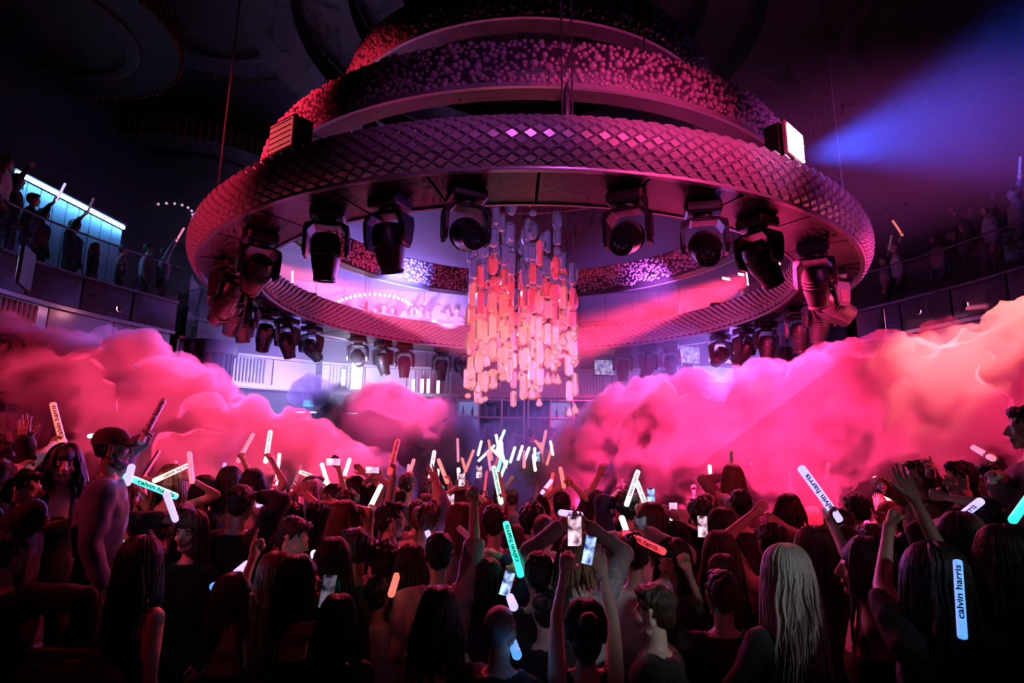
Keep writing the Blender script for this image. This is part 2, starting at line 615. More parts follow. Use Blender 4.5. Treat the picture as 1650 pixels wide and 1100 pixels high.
bal = empty('balcony')
tag(bal, 'balcony of glass and steel running round the dance floor', 'balcony', kind='structure')


def offset(pts, t):
    P = np.array(pts)
    d = np.gradient(P, axis=0)
    d /= np.linalg.norm(d, axis=1)[:, None]
    n = np.c_[d[:, 1], -d[:, 0]]
    return P + n * t           # positive = towards the dance floor


def balcony_run(edge, wall, flute=True, drop=0.72, glass=True):
    e = np.array(edge)
    # slab
    w_ = resample(wall, 1.0)
    ring_e = resample(edge, 0.5)
    wi = np.array([w_[np.argmin(np.linalg.norm(w_ - q, axis=1))] for q in ring_e])
    mb = MB()
    mb.loft([[(a[0], a[1], ZF0 + .1), (a[0], a[1], ZFLOOR), (b[0], b[1], ZFLOOR), (b[0], b[1], ZF0 + .1)] for a, b in zip(offset(ring_e, -0.1), wi)])
    mb.build('floor_slab', M_slab, bal, False)
    # fascia panels
    pan = resample(edge, 1.05)
    for a, b in zip(pan[:-1], pan[1:]):
        d = b - a
        L = np.linalg.norm(d)
        c = (a + b) / 2
        o = MB().box((0, 0, 0), (L - 0.025, 0.06, ZF1 - ZF0), bev=0.01).build('fascia_panel', M_fascia, bal)
        o.location = (c[0], c[1], (ZF0 + ZF1) / 2)
        o.rotation_euler = (0, 0, math.atan2(d[1], d[0]))
        if glass:
            o = MB().box((0, 0, 0), (L - 0.03, 0.016, 0.78)).build('glass_panel', M_glass, bal)
            o.location = (c[0], c[1], ZF1 + 0.42)
            o.rotation_euler = (0, 0, math.atan2(d[1], d[0]))
    strip(offset(edge, 0.03), ZF0 - 0.07, ZF0, 'lower_trim', M_steel, bal, 0.12)
    strip(offset(edge, 0.05), ZF1, ZF1 + 0.05, 'upper_trim', M_dsteel, bal, 0.14)
    if glass:
        e3 = [(p[0], p[1], ZF1 + 0.85) for p in e]
        MB().tube(e3, 0.025, 8).build('handrail', M_dsteel, bal, True, 60)
    # frieze of steel panels below, then the recessed lower wall
    fr = offset(edge, -0.12)
    pan = resample(fr, 1.3)
    for k, (a, b) in enumerate(zip(pan[:-1], pan[1:])):
        d = b - a
        L = np.linalg.norm(d)
        c = (a + b) / 2
        o = MB().box((0, 0, 0), (L - 0.02, 0.05, drop), bev=0.01).build('frieze_panel', M_steel if flute else M_dsteel, bal)
        o.location = (c[0], c[1], ZF0 - 0.07 - drop / 2)
        o.rotation_euler = (0, 0, math.atan2(d[1], d[0]))
        if k % 2 == 0:
            for j in range(9):
                q = a + d * (0.2 + 0.6 * j / 8)
                nn = np.array([d[1], -d[0]]) / L
                q = q + nn * 0.04
                f = link('flute', FLUTE, bal)
                f.location = (q[0], q[1], ZF0 - 0.07 - drop)
                f.rotation_euler = (0, 0, math.atan2(d[1], d[0]))
    strip(offset(edge, -0.02), ZF0 - 0.07 - drop - 0.09, ZF0 - 0.07 - drop, 'base_trim', M_steel, bal, 0.25)
    strip(offset(edge, -0.9), 0, ZF0 - 0.07 - drop, 'lower_wall', M_wall, bal, 0.1)
    strip(offset(edge, -0.1), ZF0 - 0.07 - drop - 0.12, ZF0 - 0.07 - drop - 0.09, 'soffit', M_dsteel, bal, 1.0)


_fb = MB().lathe([(0.022, 0.03), (0.026, 0.06), (0.026, 0.66), (0.022, 0.69)], 8)
FLUTE = _fb.mesh('flute', M_steel, True, 40)
balcony_run(L_EDGE, BWL)
balcony_run(L_DRUM, BWL)
balcony_run(F_EDGE, BWF)
balcony_run(R_DRUM, BWR)
balcony_run(R_EDGE, BWR)

# fluted steel columns standing against the lower wall
def column(px, py, D, r, label, z1=5.0, n=22):
    p = at(px, py, D)
    t = empty('fluted_column', (p.x, p.y, 0))
    tag(t, label, 'column')
    MB().lathe([(r * .9, 0), (r * .9, z1)], 32).build('core', M_dsteel, t, True, 40)
    for k in range(n):
        a = 2 * PI * k / n
        o = MB().box((math.cos(a) * r * .92, math.sin(a) * r * .92, z1 / 2), (0.05, 0.035, z1), a).build('flute', M_dsteel, t)
    MB().lathe([(r * 1.08, z1 - .3), (r * 1.12, z1 - .1), (r * 1.12, z1)], 32).build('capital', M_dsteel, t, True, 40)
    MB().lathe([(r * 1.15, 0), (r * 1.15, .25), (r * 1.0, .4)], 32).build('plinth', M_dsteel, t, True, 40)
    return t


column(340, 570, 14.4, 0.55, 'dark fluted steel column left of the ring, behind the left smoke')
column(1240, 575, 14.6, 0.55, 'fluted steel column right of the ring, above the right smoke')
column(1090, 600, 17.3, 0.25, 'slim steel column behind the right end of the far ring')
column(20, 480, 10.3, 0.42, 'ribbed column at the left edge below the video screen', 4.3, 16)
column(1640, 500, 10.4, 0.42, 'ribbed column at the right edge above the bright smoke', 4.3, 16)

# ceiling petals: broad round trays with a ribbed timber rim
def petal(px, py, z, r, label, rim=M_wood):
    rr = ray(px, py)
    s = (z - CAMZ) / rr.z
    c = Vector((rr.x * s, rr.y * s, z))
    t = empty('ceiling_tray', c)
    tag(t, label, 'ceiling tray')
    MB().lathe([(r - .02, 0.02), (r, 0.1), (r, 0.5), (r * .4, 0.55)], 72).build('tray', M_ceil, t, True, 40)
    ribs = 110
    me = MB().box((0, 0, 0.27), (0.07, 0.05, 0.62), bev=0.008).mesh('rib', rim)
    for k in range(ribs):
        a = 2 * PI * k / ribs
        o = link('rib', me, t)
        o.location = (math.cos(a) * r * 1.01, math.sin(a) * r * 1.01, 0)
        o.rotation_euler = (0, 0, a + PI / 2)
    prof = [(r * .62, -0.03), (r * .60, -0.09), (r * .66, -0.12), (r * .70, -0.05)]
    MB().lathe(prof + [prof[0]], 72, cap=False).build('inner_ridge', M_ceil, t, True, 60)
    return t


petal(60, 40, 11.0, 2.6, 'round ceiling tray with ribbed timber rim at the top left')
petal(330, 300, 11.2, 3.4, 'wide ceiling tray above the left cables of the ring')
petal(1560, 20, 11.0, 3.2, 'round ceiling tray with ribbed rim at the top right')
petal(1480, 235, 11.3, 3.4, 'ceiling tray lit by the blue beam on the right')
petal(330, 20, 11.7, 2.4, 'dim ceiling tray between the upper rings and the top left corner')
# stepped dome over the hanging rings
dm = empty('ceiling_dome', (0.25, 11, 10.6))
tag(dm, 'stepped round ceiling dome over the hanging rings', 'ceiling dome')
for k, (r, z) in enumerate([(4.6, 0.0), (3.6, 0.55), (2.6, 1.1)]):
    MB().lathe([(r, 0), (r, .5), (r + 1.0, .5), (r + 1.0, 0), (r, 0)], 96, (0, 0, z), cap=False).build('step', mat('dome_plaster', (0.015, 0.012, 0.016), 0.55, var=0.15, scale=3), dm, True, 40)
MB().lathe([(2.7, 1.62), (2.7, 1.7), (0.3, 1.75)], 64).build('crown', M_ceil, dm, True, 40)

# ------------------------------------------------------------------ stage, booth, back bar
st = MB().box((0.2, 15.9, 0.5), (10.5, 3.6, 1.0), bev=0.03).build('stage_platform', M_matblack)
tag(st, 'black raised platform at the far end of the dance floor', 'stage')
bo = empty('dj_booth', (0.2, 15.0, 1.0))
tag(bo, 'dark disc jockey desk in the middle of the far stage', 'booth')
MB().box((0, 0, 0.5), (2.6, 0.7, 1.0), bev=0.02).build('desk', M_dsteel, bo)
MB().box((0, 0, 1.03), (2.8, 0.85, 0.06), bev=0.01).build('top', M_black, bo)
for k, x in enumerate((-0.8, -0.27, 0.27, 0.8)):
    MB().box((x, -0.05, 1.10), (0.42, 0.4, 0.08), bev=0.01).build('deck', M_black, bo)
M_cell = mat('lit_shelf_back', (0.5, 0.55, 0.8), 0.5, emit=(0.35, 0.40, 1.0), es=0.5, var=0.4, scale=4)
M_bottle = mat('bottle_glass', (0.25, 0.25, 0.45), 0.1, 0.0)
bm_ = MB().lathe([(0.035, 0), (0.037, 0.02), (0.037, 0.17), (0.015, 0.23), (0.014, 0.30)], 10).mesh('bottle', M_bottle, True, 50)
nb = 0
for s, (px, lab) in enumerate([(790, 'backlit shelf unit under the crystals'), (1010, 'backlit shelf unit at the right of the far stage'), (905, 'middle backlit shelf unit behind the stage')]):
    c = at(px, 690, 17.2)
    u = empty('shelf_unit', (c.x, 17.2, 1.0))
    tag(u, lab, 'shelf unit')
    for x in (-.95, -.32, .32, .95):
        MB().box((x, 0, 1.5), (0.05, 0.35, 3.0), bev=0.006).build('upright', M_steel, u)
    for k in range(6):
        MB().box((0, 0, 0.45 + .5 * k), (1.95, 0.36, 0.035), bev=0.005).build('shelf', M_steel, u)
    for k in range(5):
        for j, x in enumerate((-.635, 0, .635)):
            if (k * 5 + j * 3 + s) % 5 == 0:
                MB().box((x, 0.16, 0.70 + .5 * k), (0.56, 0.02, 0.42)).build('lit_back', M_cell, u)
            if s < 3 and k > 0:
                for q in range(2):
                    b = link('bottle', bm_)
                    b.location = (c.x + x - .14 + .26 * q, 17.14, 1.0 + 0.468 + .5 * k)
                    tag(b, '%s bottle of a pair, %s bay, %s shelf, %s' % (('left', 'right')[q], ('left', 'middle', 'right')[j], ('', 'lowest', 'second', 'third', 'top')[k], ('shelves under the crystals', 'shelves at the right of the stage', 'middle shelves behind the stage')[s]), 'bottle', 'bottles on the back shelves')
                    nb += 1

# loudspeakers left of the booth
for k, px in enumerate((622, 645, 668)):
    c = at(px, 640, 15.6 + .15 * k)
    t = empty('loudspeaker', (c.x, c.y, 1.0), -0.25 + .12 * k)
    tag(t, ['left', 'middle', 'right'][k] + ' one of the three tall grey loudspeakers behind the mid smoke', 'loudspeaker', 'tall loudspeakers behind the mid smoke')
    MB().box((0, 0, 1.35), (0.36, 0.45, 2.7), bev=0.03).build('cabinet', mat('speaker_grey', (0.3, 0.3, 0.36), 0.5), t)
    for q in range(5):
        MB().lathe([(0.13, 0), (0.13, .02), (.09, .0), (.03, -.015)], 20, (0, -.23, .35 + .5 * q), Matrix.Rotation(PI / 2, 4, 'X')).build('driver', M_black, t, True, 40)
    MB().box((0, 0.0, 2.75), (0.12, 0.12, 0.12), bev=0.01).build('handle', M_steel, t)

# video screens and signs
def screen_mat(name, c1, c2, es, scale=6):
    m = bpy.data.materials.new(name)
    m.use_nodes = True
    nt = m.node_tree
    b = nt.nodes['Principled BSDF']
    tc = nt.nodes.new('ShaderNodeTexCoord')
    vo = nt.nodes.new('ShaderNodeTexNoise')
    vo.inputs['Scale'].default_value = scale
    vo.inputs['Detail'].default_value = 4
    nt.links.new(tc.outputs['Object'], vo.inputs['Vector'])
    cr = nt.nodes.new('ShaderNodeValToRGB')
    cr.color_ramp.elements[0].position = 0.40
    cr.color_ramp.elements[0].color = (*c1, 1)
    cr.color_ramp.elements[1].position = 0.62
    cr.color_ramp.elements[1].color = (*c2, 1)
    nt.links.new(vo.outputs['Fac'], cr.inputs[0])
    nt.links.new(cr.outputs[0], b.inputs['Emission Color'])
    b.inputs['Emission Strength'].default_value = es
    b.inputs['Base Color'].default_value = (0.01, 0.01, 0.01, 1)
    return m


def video(px, py, D, wd, ht, yaw, m, label):
    c = at(px, py, D)
    t = empty('video_screen', c, yaw)
    tag(t, label, 'screen')
    MB().box((0, 0.03, 0), (wd + .05, 0.05, ht + .05), bev=0.01).build('bezel', M_black, t)
    MB().box((0, 0, 0), (wd, 0.012, ht)).build('display', m, t)
    return t


video(38, 432, 8.7, 0.52, 0.55, -1.15, screen_mat('screen_blue', (0.06, 0.05, 0.35), (0.65, 0.6, 1.0), 0.8, 5), 'blue video screen on the balcony front at the far left')
video(1423, 520, 12.0, 0.75, 0.42, 1.1, screen_mat('screen_pink', (1.0, 0.12, 0.5), (1.0, 0.5, 0.6), 0.9, 2), 'pink video screen on the right balcony front')
video(975, 592, 16.9, 0.6, 0.42, 0.15, screen_mat('screen_frost', (0.10, 0.08, 0.35), (0.6, 0.6, 0.95), 0.9, 9), 'frosted blue screen right of the crystals under the far ring')
video(1112, 572, 16.6, 0.62, 0.45, 0.3, screen_mat('screen_frost_two', (0.16, 0.10, 0.35), (0.7, 0.6, 0.9), 0.9, 9), 'frosted blue screen beside the pink panel under the far ring')
video(1165, 570, 16.2, 0.95, 0.5, 0.35, screen_mat('screen_rose', (0.9, 0.25, 0.6), (1.0, 0.6, 0.75), 0.9, 1.5), 'bright rose panel right of the frosted screen')
video(1150, 603, 16.0, 1.3, 0.42, 0.35, screen_mat('screen_pale', (0.35, 0.25, 0.9), (0.8, 0.7, 1.0), 0.9, 1), 'pale lilac panel just above the right smoke')

def lamp_bar(px, py, D, wd, ht, yaw, col, es, label, grp=None, roll=0.0):
    c = at(px, py, D)
    t = empty('light_bar', c, yaw)
    tag(t, label, 'light bar', grp)
    t.rotation_euler = (0, roll, yaw)
    MB().box((0, 0.03, 0), (wd + .03, 0.06, ht + .03), bev=0.01).build('housing', M_black, t)
    MB().box((0, 0, 0), (wd, 0.03, ht), bev=0.01).build('led_face', mat('led_%s_%.1f' % (label[:18], es), (1, 1, 1), 0.5, emit=col, es=es), t)
    return t


HOT = (1.0, 0.25, 0.35)
for k, (px, py, wd, es) in enumerate([(1170, 449, .30, 10), (1194, 442, .24, 6), (1222, 432, .34, 16), (1252, 424, .28, 6)]):
    t = lamp_bar(px, py, 16.6, wd, 0.07, 0.45, HOT, es, ['first', 'second', 'third and brightest', 'fourth'][k] + ' pink light bar from the left, inside the ring at right', 'row of pink light bars inside the ring')
    MB().tube([(0, .04, .04), (0, .04, 12.6 - t.location.z)], .012, 6).build('hanger', M_dsteel, t)
lamp_bar(1556, 493, 10.9, 0.32, 0.07, 1.1, (1.0, 0.15, 0.3), 8, 'pink light bar on the right balcony front near the column')
lamp_bar(1482, 503, 11.4, 0.20, 0.04, 1.1, (1.0, 0.3, 0.7), 5, 'thin pink light bar in the middle of the right balcony front')
lamp_bar(190, 498, 11.2, 0.20, 0.06, -1.1, (1.0, 0.35, 0.4), 7, 'small pink light bar on the left balcony front')
lamp_bar(575, 600, 17.4, 0.30, 0.95, 0.1, (0.75, 0.75, 1.0), 14, 'blinding white-blue lamp on the far wall left of the crystals')
lamp_bar(553, 609, 17.3, 0.10, 0.5, 0.1, (0.8, 0.8, 1.0), 7, 'narrow white lamp beside the blinding lamp')
for k, px in enumerate((666, 680, 690, 706)):
    lamp_bar(px, 622, 17.2, 0.09, 0.42, 0.0, (0.6, 0.6, 1.0), 3.0, 'narrow upright bluish lamp in the group right of the blinding lamp', 'narrow upright lamps on the far wall')

# dotted lights round the arched niche of the far balcony
nch = empty('bulb_arch', at(640, 500, 20.2))
tag(nch, 'arch of tiny white bulbs on the far wall above the balcony crowd', 'light string')
M_bulb = mat('bulb', (1, 1, 1), 0.4, emit=(1.0, 0.8, 0.95), es=6)
c0 = at(600, 500, 20.2)
bul = MB().ellipsoid((0, 0, 0), (0.045, 0.045, 0.045), 8, 6).mesh('bulb', M_bulb, True)
pts_ = []
for k in range(26):
    a = PI * (0.05 + 0.9 * k / 25)
    q = at(600 - 72 * math.cos(a) - 0, 508 - 34 * math.sin(a), 20.2 - .25)
    o = link('bulb', bul, nch)
    o.location = q - nch.location
    pts_.append(q - nch.location)
MB().tube(pts_, 0.012, 5).build('wire', M_black, nch)
for (px, py, lab) in [(270, 345, 'ring of tiny bulbs on the dark wall left of the ring'), (1395, 345, 'cluster of tiny bulbs on the dark wall right of the ring')]:
    t = empty('bulb_ring', at(px, py, 17.0 if px < 800 else 17.4))
    tag(t, lab, 'light string')
    M_b2 = mat('dim_bulb', (1, 1, 1), 0.4, emit=(0.8, 0.5, 0.8), es=0.7)
    b2 = MB().ellipsoid((0, 0, 0), (0.04, 0.04, 0.04), 8, 6).mesh('bulb', M_b2, True)
    q = []
    for k in range(9 if px < 800 else 3):
        a = PI * (0.15 + 0.85 * k / 8)
        o = link('bulb', b2, t)
        o.location = (-.75 * math.cos(a), 0, .35 * math.sin(a))
        q.append(o.location.copy())
    MB().tube(q, 0.01, 5).build('wire', M_black, t)


def text_arrays(body, size, depth=0.0, bold=0.0):
    cu = bpy.data.curves.new('t', 'FONT')
    cu.body = body
    cu.size = size
    cu.align_x = 'CENTER'
    cu.align_y = 'CENTER'
    cu.extrude = depth
    cu.offset = bold
    cu.resolution_u = 2
    o = bpy.data.objects.new('t', cu)
    COL.objects.link(o)
    e = o.evaluated_get(bpy.context.evaluated_depsgraph_get())
    t = e.to_mesh()
    V = [v.co.copy() for v in t.vertices]
    F = [tuple(p.vertices) for p in t.polygons]
    e.to_mesh_clear()
    bpy.data.objects.remove(o)
    bpy.data.curves.remove(cu)
    return V, F


c = at(497, 650, 16.2)
t = empty('exit_sign', c)
tag(t, 'small glowing teal exit sign left of the mid smoke', 'sign')
MB().box((0, 0.03, 0), (0.30, 0.05, 0.2), bev=0.01).build('box', M_black, t)
MB().box((0, 0, 0), (0.27, 0.012, 0.17)).build('face', mat('exit_teal', (0.0, 0.3, 0.3), 0.5, emit=(0.0, 0.75, 0.65), es=1.3), t)
V, F = text_arrays('EXIT', 0.11)
MB().add([(v.x, -0.008, v.y) for v in V], F).build('lettering', M_matblack, t)
for k, (px, wd) in enumerate([(484, .22), (505, .16)]):
    lamp_bar(px, 664, 15.6, wd, 0.035, 0.0, (0.95, 0.9, 1.0), 4, ['left', 'right'][k] + ' one of two thin white light strips below the exit sign')
# ------------------------------------------------------------------ hanging rings
RC = Vector((0.25, 11.0, CAMZ + 2.8))
M_scale = mat('lacquered_scale', (0.50, 0.40, 0.46), 0.24, 0.3, var=0.12, scale=4)
M_ringbase = mat('ring_backing', (0.05, 0.04, 0.05), 0.45, 0.3)
M_rib = mat('lattice_rib', (0.42, 0.34, 0.40), 0.3, 0.5)
M_soffit = mat('soffit_metal', (0.035, 0.024, 0.03), 0.42, 0.2, var=0.12, scale=3, bump=0.08, bscale=60)
M_bubble = mat('bubble_lacquer', (0.55, 0.40, 0.48), 0.20, 0.35, coat=0.5)
M_cable = mat('steel_cable', (0.25, 0.22, 0.26), 0.35, 0.8)


def pol(r, a, z=0.0):
    """a = 0 faces the camera"""
    return Vector((r * math.sin(a), -r * math.cos(a), z))


ring = empty('lighting_ring', RC)
tag(ring, 'huge lower hanging ring clad in raised diamond scales, moving lights below it', 'ring')
# profile of the scaled band: lip -> belly -> top
RP = [(5.50, 0.0), (5.57, 0.07), (5.62, 0.17), (5.63, 0.28), (5.60, 0.40), (5.53, 0.50), (5.43, 0.58)]


def profile(t):
    s = t * (len(RP) - 1)
    i = min(int(s), len(RP) - 2)
    f = s - i
    return (RP[i][0] * (1 - f) + RP[i + 1][0] * f, RP[i][1] * (1 - f) + RP[i + 1][1] * f)


NS = 160
MB().loft([[pol(r - .012, 2 * PI * j / NS, z) for j in range(NS)] for r, z in RP], cap=False).build('band', M_ringbase, ring, True, 60)
MB().loft([[pol(r, 2 * PI * j / NS, z) for j in range(NS)] for r, z in [(5.43, .58), (5.40, .60), (4.78, .60), (4.74, .58), (4.665, .48), (4.62, .34), (4.61, .22), (4.63, .08), (4.67, -.015)]], cap=False).build('inner_shell', M_ringbase, ring, True, 40)
MB().loft([[pol(r, 2 * PI * j / NS, z) for j in range(NS)] for r, z in [(5.47, .03), (5.53, .03), (5.545, 0.0), (5.53, -.03), (5.47, -.03), (5.47, .03)]], cap=False).build('lower_lip', M_rib, ring, True, 60)
MB().loft([[pol(r, 2 * PI * j / NS, z) for j in range(NS)] for r, z in [(4.66, .03), (4.70, .03), (4.70, -.03), (4.66, -.03), (4.66, .03)]], cap=False).build('inner_lip', M_rib, ring, True, 60)
NP = 30
for k in range(NP):
    a0, a1 = 2 * PI * k / NP + .003, 2 * PI * (k + 1) / NP - .003
    rows = []
    for j in range(7):
        a = a0 + (a1 - a0) * j / 6
        rows.append([pol(4.69, a, -.012), pol(5.48, a, -.012), pol(5.48, a, .01), pol(4.69, a, .01)])
    MB().loft(rows).build('soffit_panel', M_soffit, ring, False)

# diamond scales
NA, NT = 196, 6
da = 2 * PI / NA
tiles = []
for i in range(NA):
    for j in range(NT):
        for h in (0, 1):
            t = (j + 0.5 + 0.5 * h) / NT
            if t > 0.97: continue
            a = (i + 0.5 * h) * da - PI
            tiles.append((abs(a), a, t))
tiles.sort()
hw, hh = 5.6 * da / 2 * .84, (0.66 / NT) / 2 * .84
SC_V = [(-hw, 0, 0), (0, -hh, 0), (hw, 0, 0), (0, hh, 0)]
k1 = 0.84
SC_T = [(-hw * k1, 0.0, .046), (0, -hh * k1, .026), (hw * k1, 0, .030), (0, hh * k1, .050)]
SC_F = [(4, 5, 6, 7), (0, 1, 5, 4), (1, 2, 6, 5), (2, 3, 7, 6), (3, 0, 4, 7)]
scale_me = MB().add(SC_V + SC_T, SC_F).mesh('scale', M_scale)
stuff = MB()
for n_, (q, a, t) in enumerate(tiles):
    r, z = profile(t)
    ra, za = profile(max(0, t - .05)); rb, zb = profile(min(1, t + .05))
    er = pol(1, a)
    tang = Vector((math.cos(a), math.sin(a), 0))
    up = (er * (rb - ra) + Vector((0, 0, zb - za))).normalized()
    nor = tang.cross(up).normalized()
    if nor.dot(er) < 0: nor = -nor
    p = pol(r, a, z)
    M = Matrix((tang, up, nor)).transposed().to_4x4()
    M.translation = p
    if n_ < 300:
        o = link('scale', scale_me, ring)
        o.matrix_local = M
    else:
        stuff.add([M @ Vector(v) for v in SC_V + SC_T], SC_F)
o = stuff.build('scale_cladding', M_scale, ring)
o['kind'] = 'stuff'
# the two families of lattice ribs between the scales
ribs = MB()
for i in range(NA):
    for sgn in (1, -1):
        pts = []
        for s in range(13):
            t = s / 12
            r, z = profile(t)
            a = (i + sgn * t * NT) * da - PI
            pts.append(pol(r + .014, a, z))
        ribs.tube(pts, 0.008, 4, cap=False)
o = ribs.build('lattice_ribs', M_rib, ring)
o['kind'] = 'stuff'

# the inner face carries the same scales, smaller to the eye
inn = MB()
IP = [(4.66, .02), (4.62, .10), (4.60, .22), (4.61, .34), (4.655, .48), (4.73, .57)]
for i in range(170):
    for j in range(6):
        for h in (0, 1):
            t = (j + .5 + .5 * h) / 6
            if t > .97: continue
            a = (i + .5 * h) * 2 * PI / 170
            s_ = t * 5
            i0 = min(int(s_), 4)
            f_ = s_ - i0
            r = IP[i0][0] * (1 - f_) + IP[i0 + 1][0] * f_
            z = IP[i0][1] * (1 - f_) + IP[i0 + 1][1] * f_
            er = pol(1, a); tg = Vector((math.cos(a), math.sin(a), 0))
            w2, h2 = 4.6 * PI / 170 * .86, .05 * .92
            p = pol(r, a, z)
            inn.add([p - tg * w2, p - Vector((0, 0, h2)), p + tg * w2, p + Vector((0, 0, h2)), p - tg * w2 * .8 - er * .022, p - Vector((0, 0, h2 * .8)) - er * .012, p + tg * w2 * .8 - er * .022, p + Vector((0, 0, h2 * .8)) - er * .026], [(7, 6, 5, 4), (4, 5, 1, 0), (5, 6, 2, 1), (6, 7, 3, 2), (7, 4, 0, 3)])
o = inn.build('inner_scale_cladding', M_scale, ring)
o['kind'] = 'stuff'

# cables that carry the ring, in pairs, with a turnbuckle
for a in (0.055, -1.05, 1.02, 2.32, -2.32, 3.1):
    for s in (-1, 1):
        b = a + s * .010
        MB().tube([pol(5.35, b, .5), pol(5.30, b, 6.9)], 0.011, 6).build('cable', M_cable, ring, True)
    MB().lathe([(.012, .55), (.035, .62), (.035, .95), (.012, 1.05)], 10, pol(5.34, a, 0)).build('turnbuckle', M_cable, ring, True, 40)


# bubble rings above
def bubble_ring(name, R, z, h, wd, label, count, seed, tilt=0.0):
    t = empty(name, (RC.x, RC.y, CAMZ + z))
    tag(t, label, 'ring')
    pr = [(R, 0.0), (R + .05, .10), (R + .06, .25), (R + .02, .45), (R - .06, h), (R - .12, h + .02)]
    MB().loft([[pol(r, 2 * PI * j / NS, zz) for j in range(NS)] for r, zz in pr], cap=False).build('band', M_ringbase, t, True, 60)
    MB().loft([[pol(r, 2 * PI * j / NS, zz) for j in range(NS)] for r, zz in [(R, 0), (R - .02, -.03), (R - wd, -.03), (R - wd, .0), (R - wd, h), (R - .12, h + .02)]], cap=False).build('soffit', M_soffit, t, True, 30)
    MB().loft([[pol(r, 2 * PI * j / NS, zz) for j in range(NS)] for r, zz in [(R - .03, .02), (R + .02, .02), (R + .02, -.04), (R - .03, -.04), (R - .03, .02)]], cap=False).build('lip', M_rib, t, True, 60)
    g = np.random.default_rng(seed)
    nseg, nr = 8, 4
    Vs, Fs = [], []
    base = 0
    hemi = [(math.cos(PI / 2 * i / nr), math.sin(PI / 2 * i / nr)) for i in range(nr)]
    cells = {}
    for _ in range(count):
        inner = _ % 4 == 0
        a = g.uniform(-PI, PI) if not inner else PI + g.uniform(-1.35, 1.35)
        tt = g.uniform(0.05, 0.96)
        rad = g.choice([.026, .034, .044, .056], p=[.3, .35, .23, .12])
        u_, v_ = a * R, tt * (h + .08)
        cu, cv = int(u_ / .12), int(v_ / .12)
        clash = False
        for du in (-1, 0, 1):
            for dv in (-1, 0, 1):
                for (x_, y_, r_) in cells.get((inner, cu + du, cv + dv), ()):
                    if (x_ - u_) ** 2 + (y_ - v_) ** 2 < ((r_ + rad) * .80) ** 2: clash = True
        if clash: continue
        cells.setdefault((inner, cu, cv), []).append((u_, v_, rad))
        s = tt * 4
        i = min(int(s), 3)
        f = s - i
        r = pr[i][0] * (1 - f) + pr[i + 1][0] * f
        zz = pr[i][1] * (1 - f) + pr[i + 1][1] * f
        er = pol(1, a); tg = Vector((math.cos(a), math.sin(a), 0)); up = Vector((0, 0, 1))
        if inner:
            r = R - wd - .01
            zz = tt * h
            er = -er
        p = pol(r, a, zz)
        for c_, s_ in hemi:
            for j in range(nseg):
                th = 2 * PI * j / nseg
                Vs.append(p + (tg * math.cos(th) + up * math.sin(th)) * rad * c_ + er * rad * s_ * .9)
        Vs.append(p + er * rad * .9)
        for q in range(nr - 1):
            for j in range(nseg):
                k2 = (j + 1) % nseg
                Fs.append((base + q * nseg + j, base + q * nseg + k2, base + (q + 1) * nseg + k2, base + (q + 1) * nseg + j))
        for j in range(nseg):
            Fs.append((base + (nr - 1) * nseg + j, base + (nr - 1) * nseg + (j + 1) % nseg, base + nr * nseg))
        base += nr * nseg + 1
    o = link('bubbles', np_mesh('bubbles', [tuple(v) for v in Vs], Fs, [M_bubble], None, True), t)
    o['kind'] = 'stuff'
    for a in (0.3, 2.4, -1.8):
        MB().tube([pol(R - .15, a, h), pol(R - .15, a, 11.8 - CAMZ - z)], 0.012, 6).build('cable', M_cable, t, True)
    return t


bubble_ring('bubble_ring', 4.72, 4.25, .62, .28, 'middle hanging ring covered in small glossy bubbles', 13000, 3)
bubble_ring('bubble_ring', 3.50, 6.15, .70, .32, 'top hanging ring covered in small glossy bubbles, cut by the picture edge', 9000, 4)

# ------------------------------------------------------------------ moving-head lights
M_mh = mat('fixture_black', (0.010, 0.008, 0.009), 0.42, var=0.3, scale=10)
M_lens = mat('lens_glass', (0.02, 0.03, 0.035), 0.05, 0.0, spec=1.0, coat=1.0)
M_trim = mat('fixture_trim', (0.05, 0.035, 0.03), 0.4, 0.5)


def moving_head():
    t = empty('moving_head_light')
    MB().box((0, 0, -.07), (.40, .34, .14), bev=.025).build('base', M_mh, t)
    MB().lathe([(.10, -.14), (.12, -.16), (.12, -.19), (.10, -.20)], 20).build('swivel', M_mh, t, True, 40)
    y = MB()
    for s in (-1, 1):
        rows = []
        for z, x, wx, wy in [(-.19, .10, .10, .11), (-.23, .20, .10, .12), (-.32, .235, .045, .13), (-.50, .235, .04, .11), (-.60, .235, .035, .07)]:
            x *= s
            rows.append([(x - wx / 2, -wy, z), (x + wx / 2, -wy, z), (x + wx / 2, wy, z), (x - wx / 2, wy, z)])
        y.loft(rows)
    y.box((0, 0, -.205), (.34, .2, .04), bev=.01)
    yk = y.build('yoke', M_mh, t)
    for s in (-1, 1):
        MB().box((s * .262, 0, -.45), (.012, .13, .2), bev=.004).build('yoke_cover', M_trim, yk)
    # barrel, pointing down -Z about the tilt axle at z=-.50
    prof = [(.06, .20), (.13, .18), (.165, .10), (.175, -.02), (.165, -.14), (.14, -.26), (.125, -.34), (.118, -.36)]
    h = MB().lathe(prof, 22).build('lamp_head', M_mh, t, True, 45)
    h.location = (0, 0, -.50)
    MB().lathe([(.128, -.33), (.132, -.345), (.128, -.375), (.105, -.375), (.105, -.35)], 24, cap=False).build('bezel', M_mh, h, True, 40)
    MB().lathe([(.108, -.352), (.07, -.362), (.02, -.366)], 20).build('lens', M_lens, h, True, 60)
    for s in (0, 1, 2):
        MB().lathe([(.172, .03 - .045 * s), (.180, .025 - .045 * s), (.172, .018 - .045 * s)], 22, cap=False).build('cooling_fin', M_trim, h, True)
    MB().box((0, .15, .08), (.16, .06, .1), bev=.02).build('fan_housing', M_mh, h)
    return t


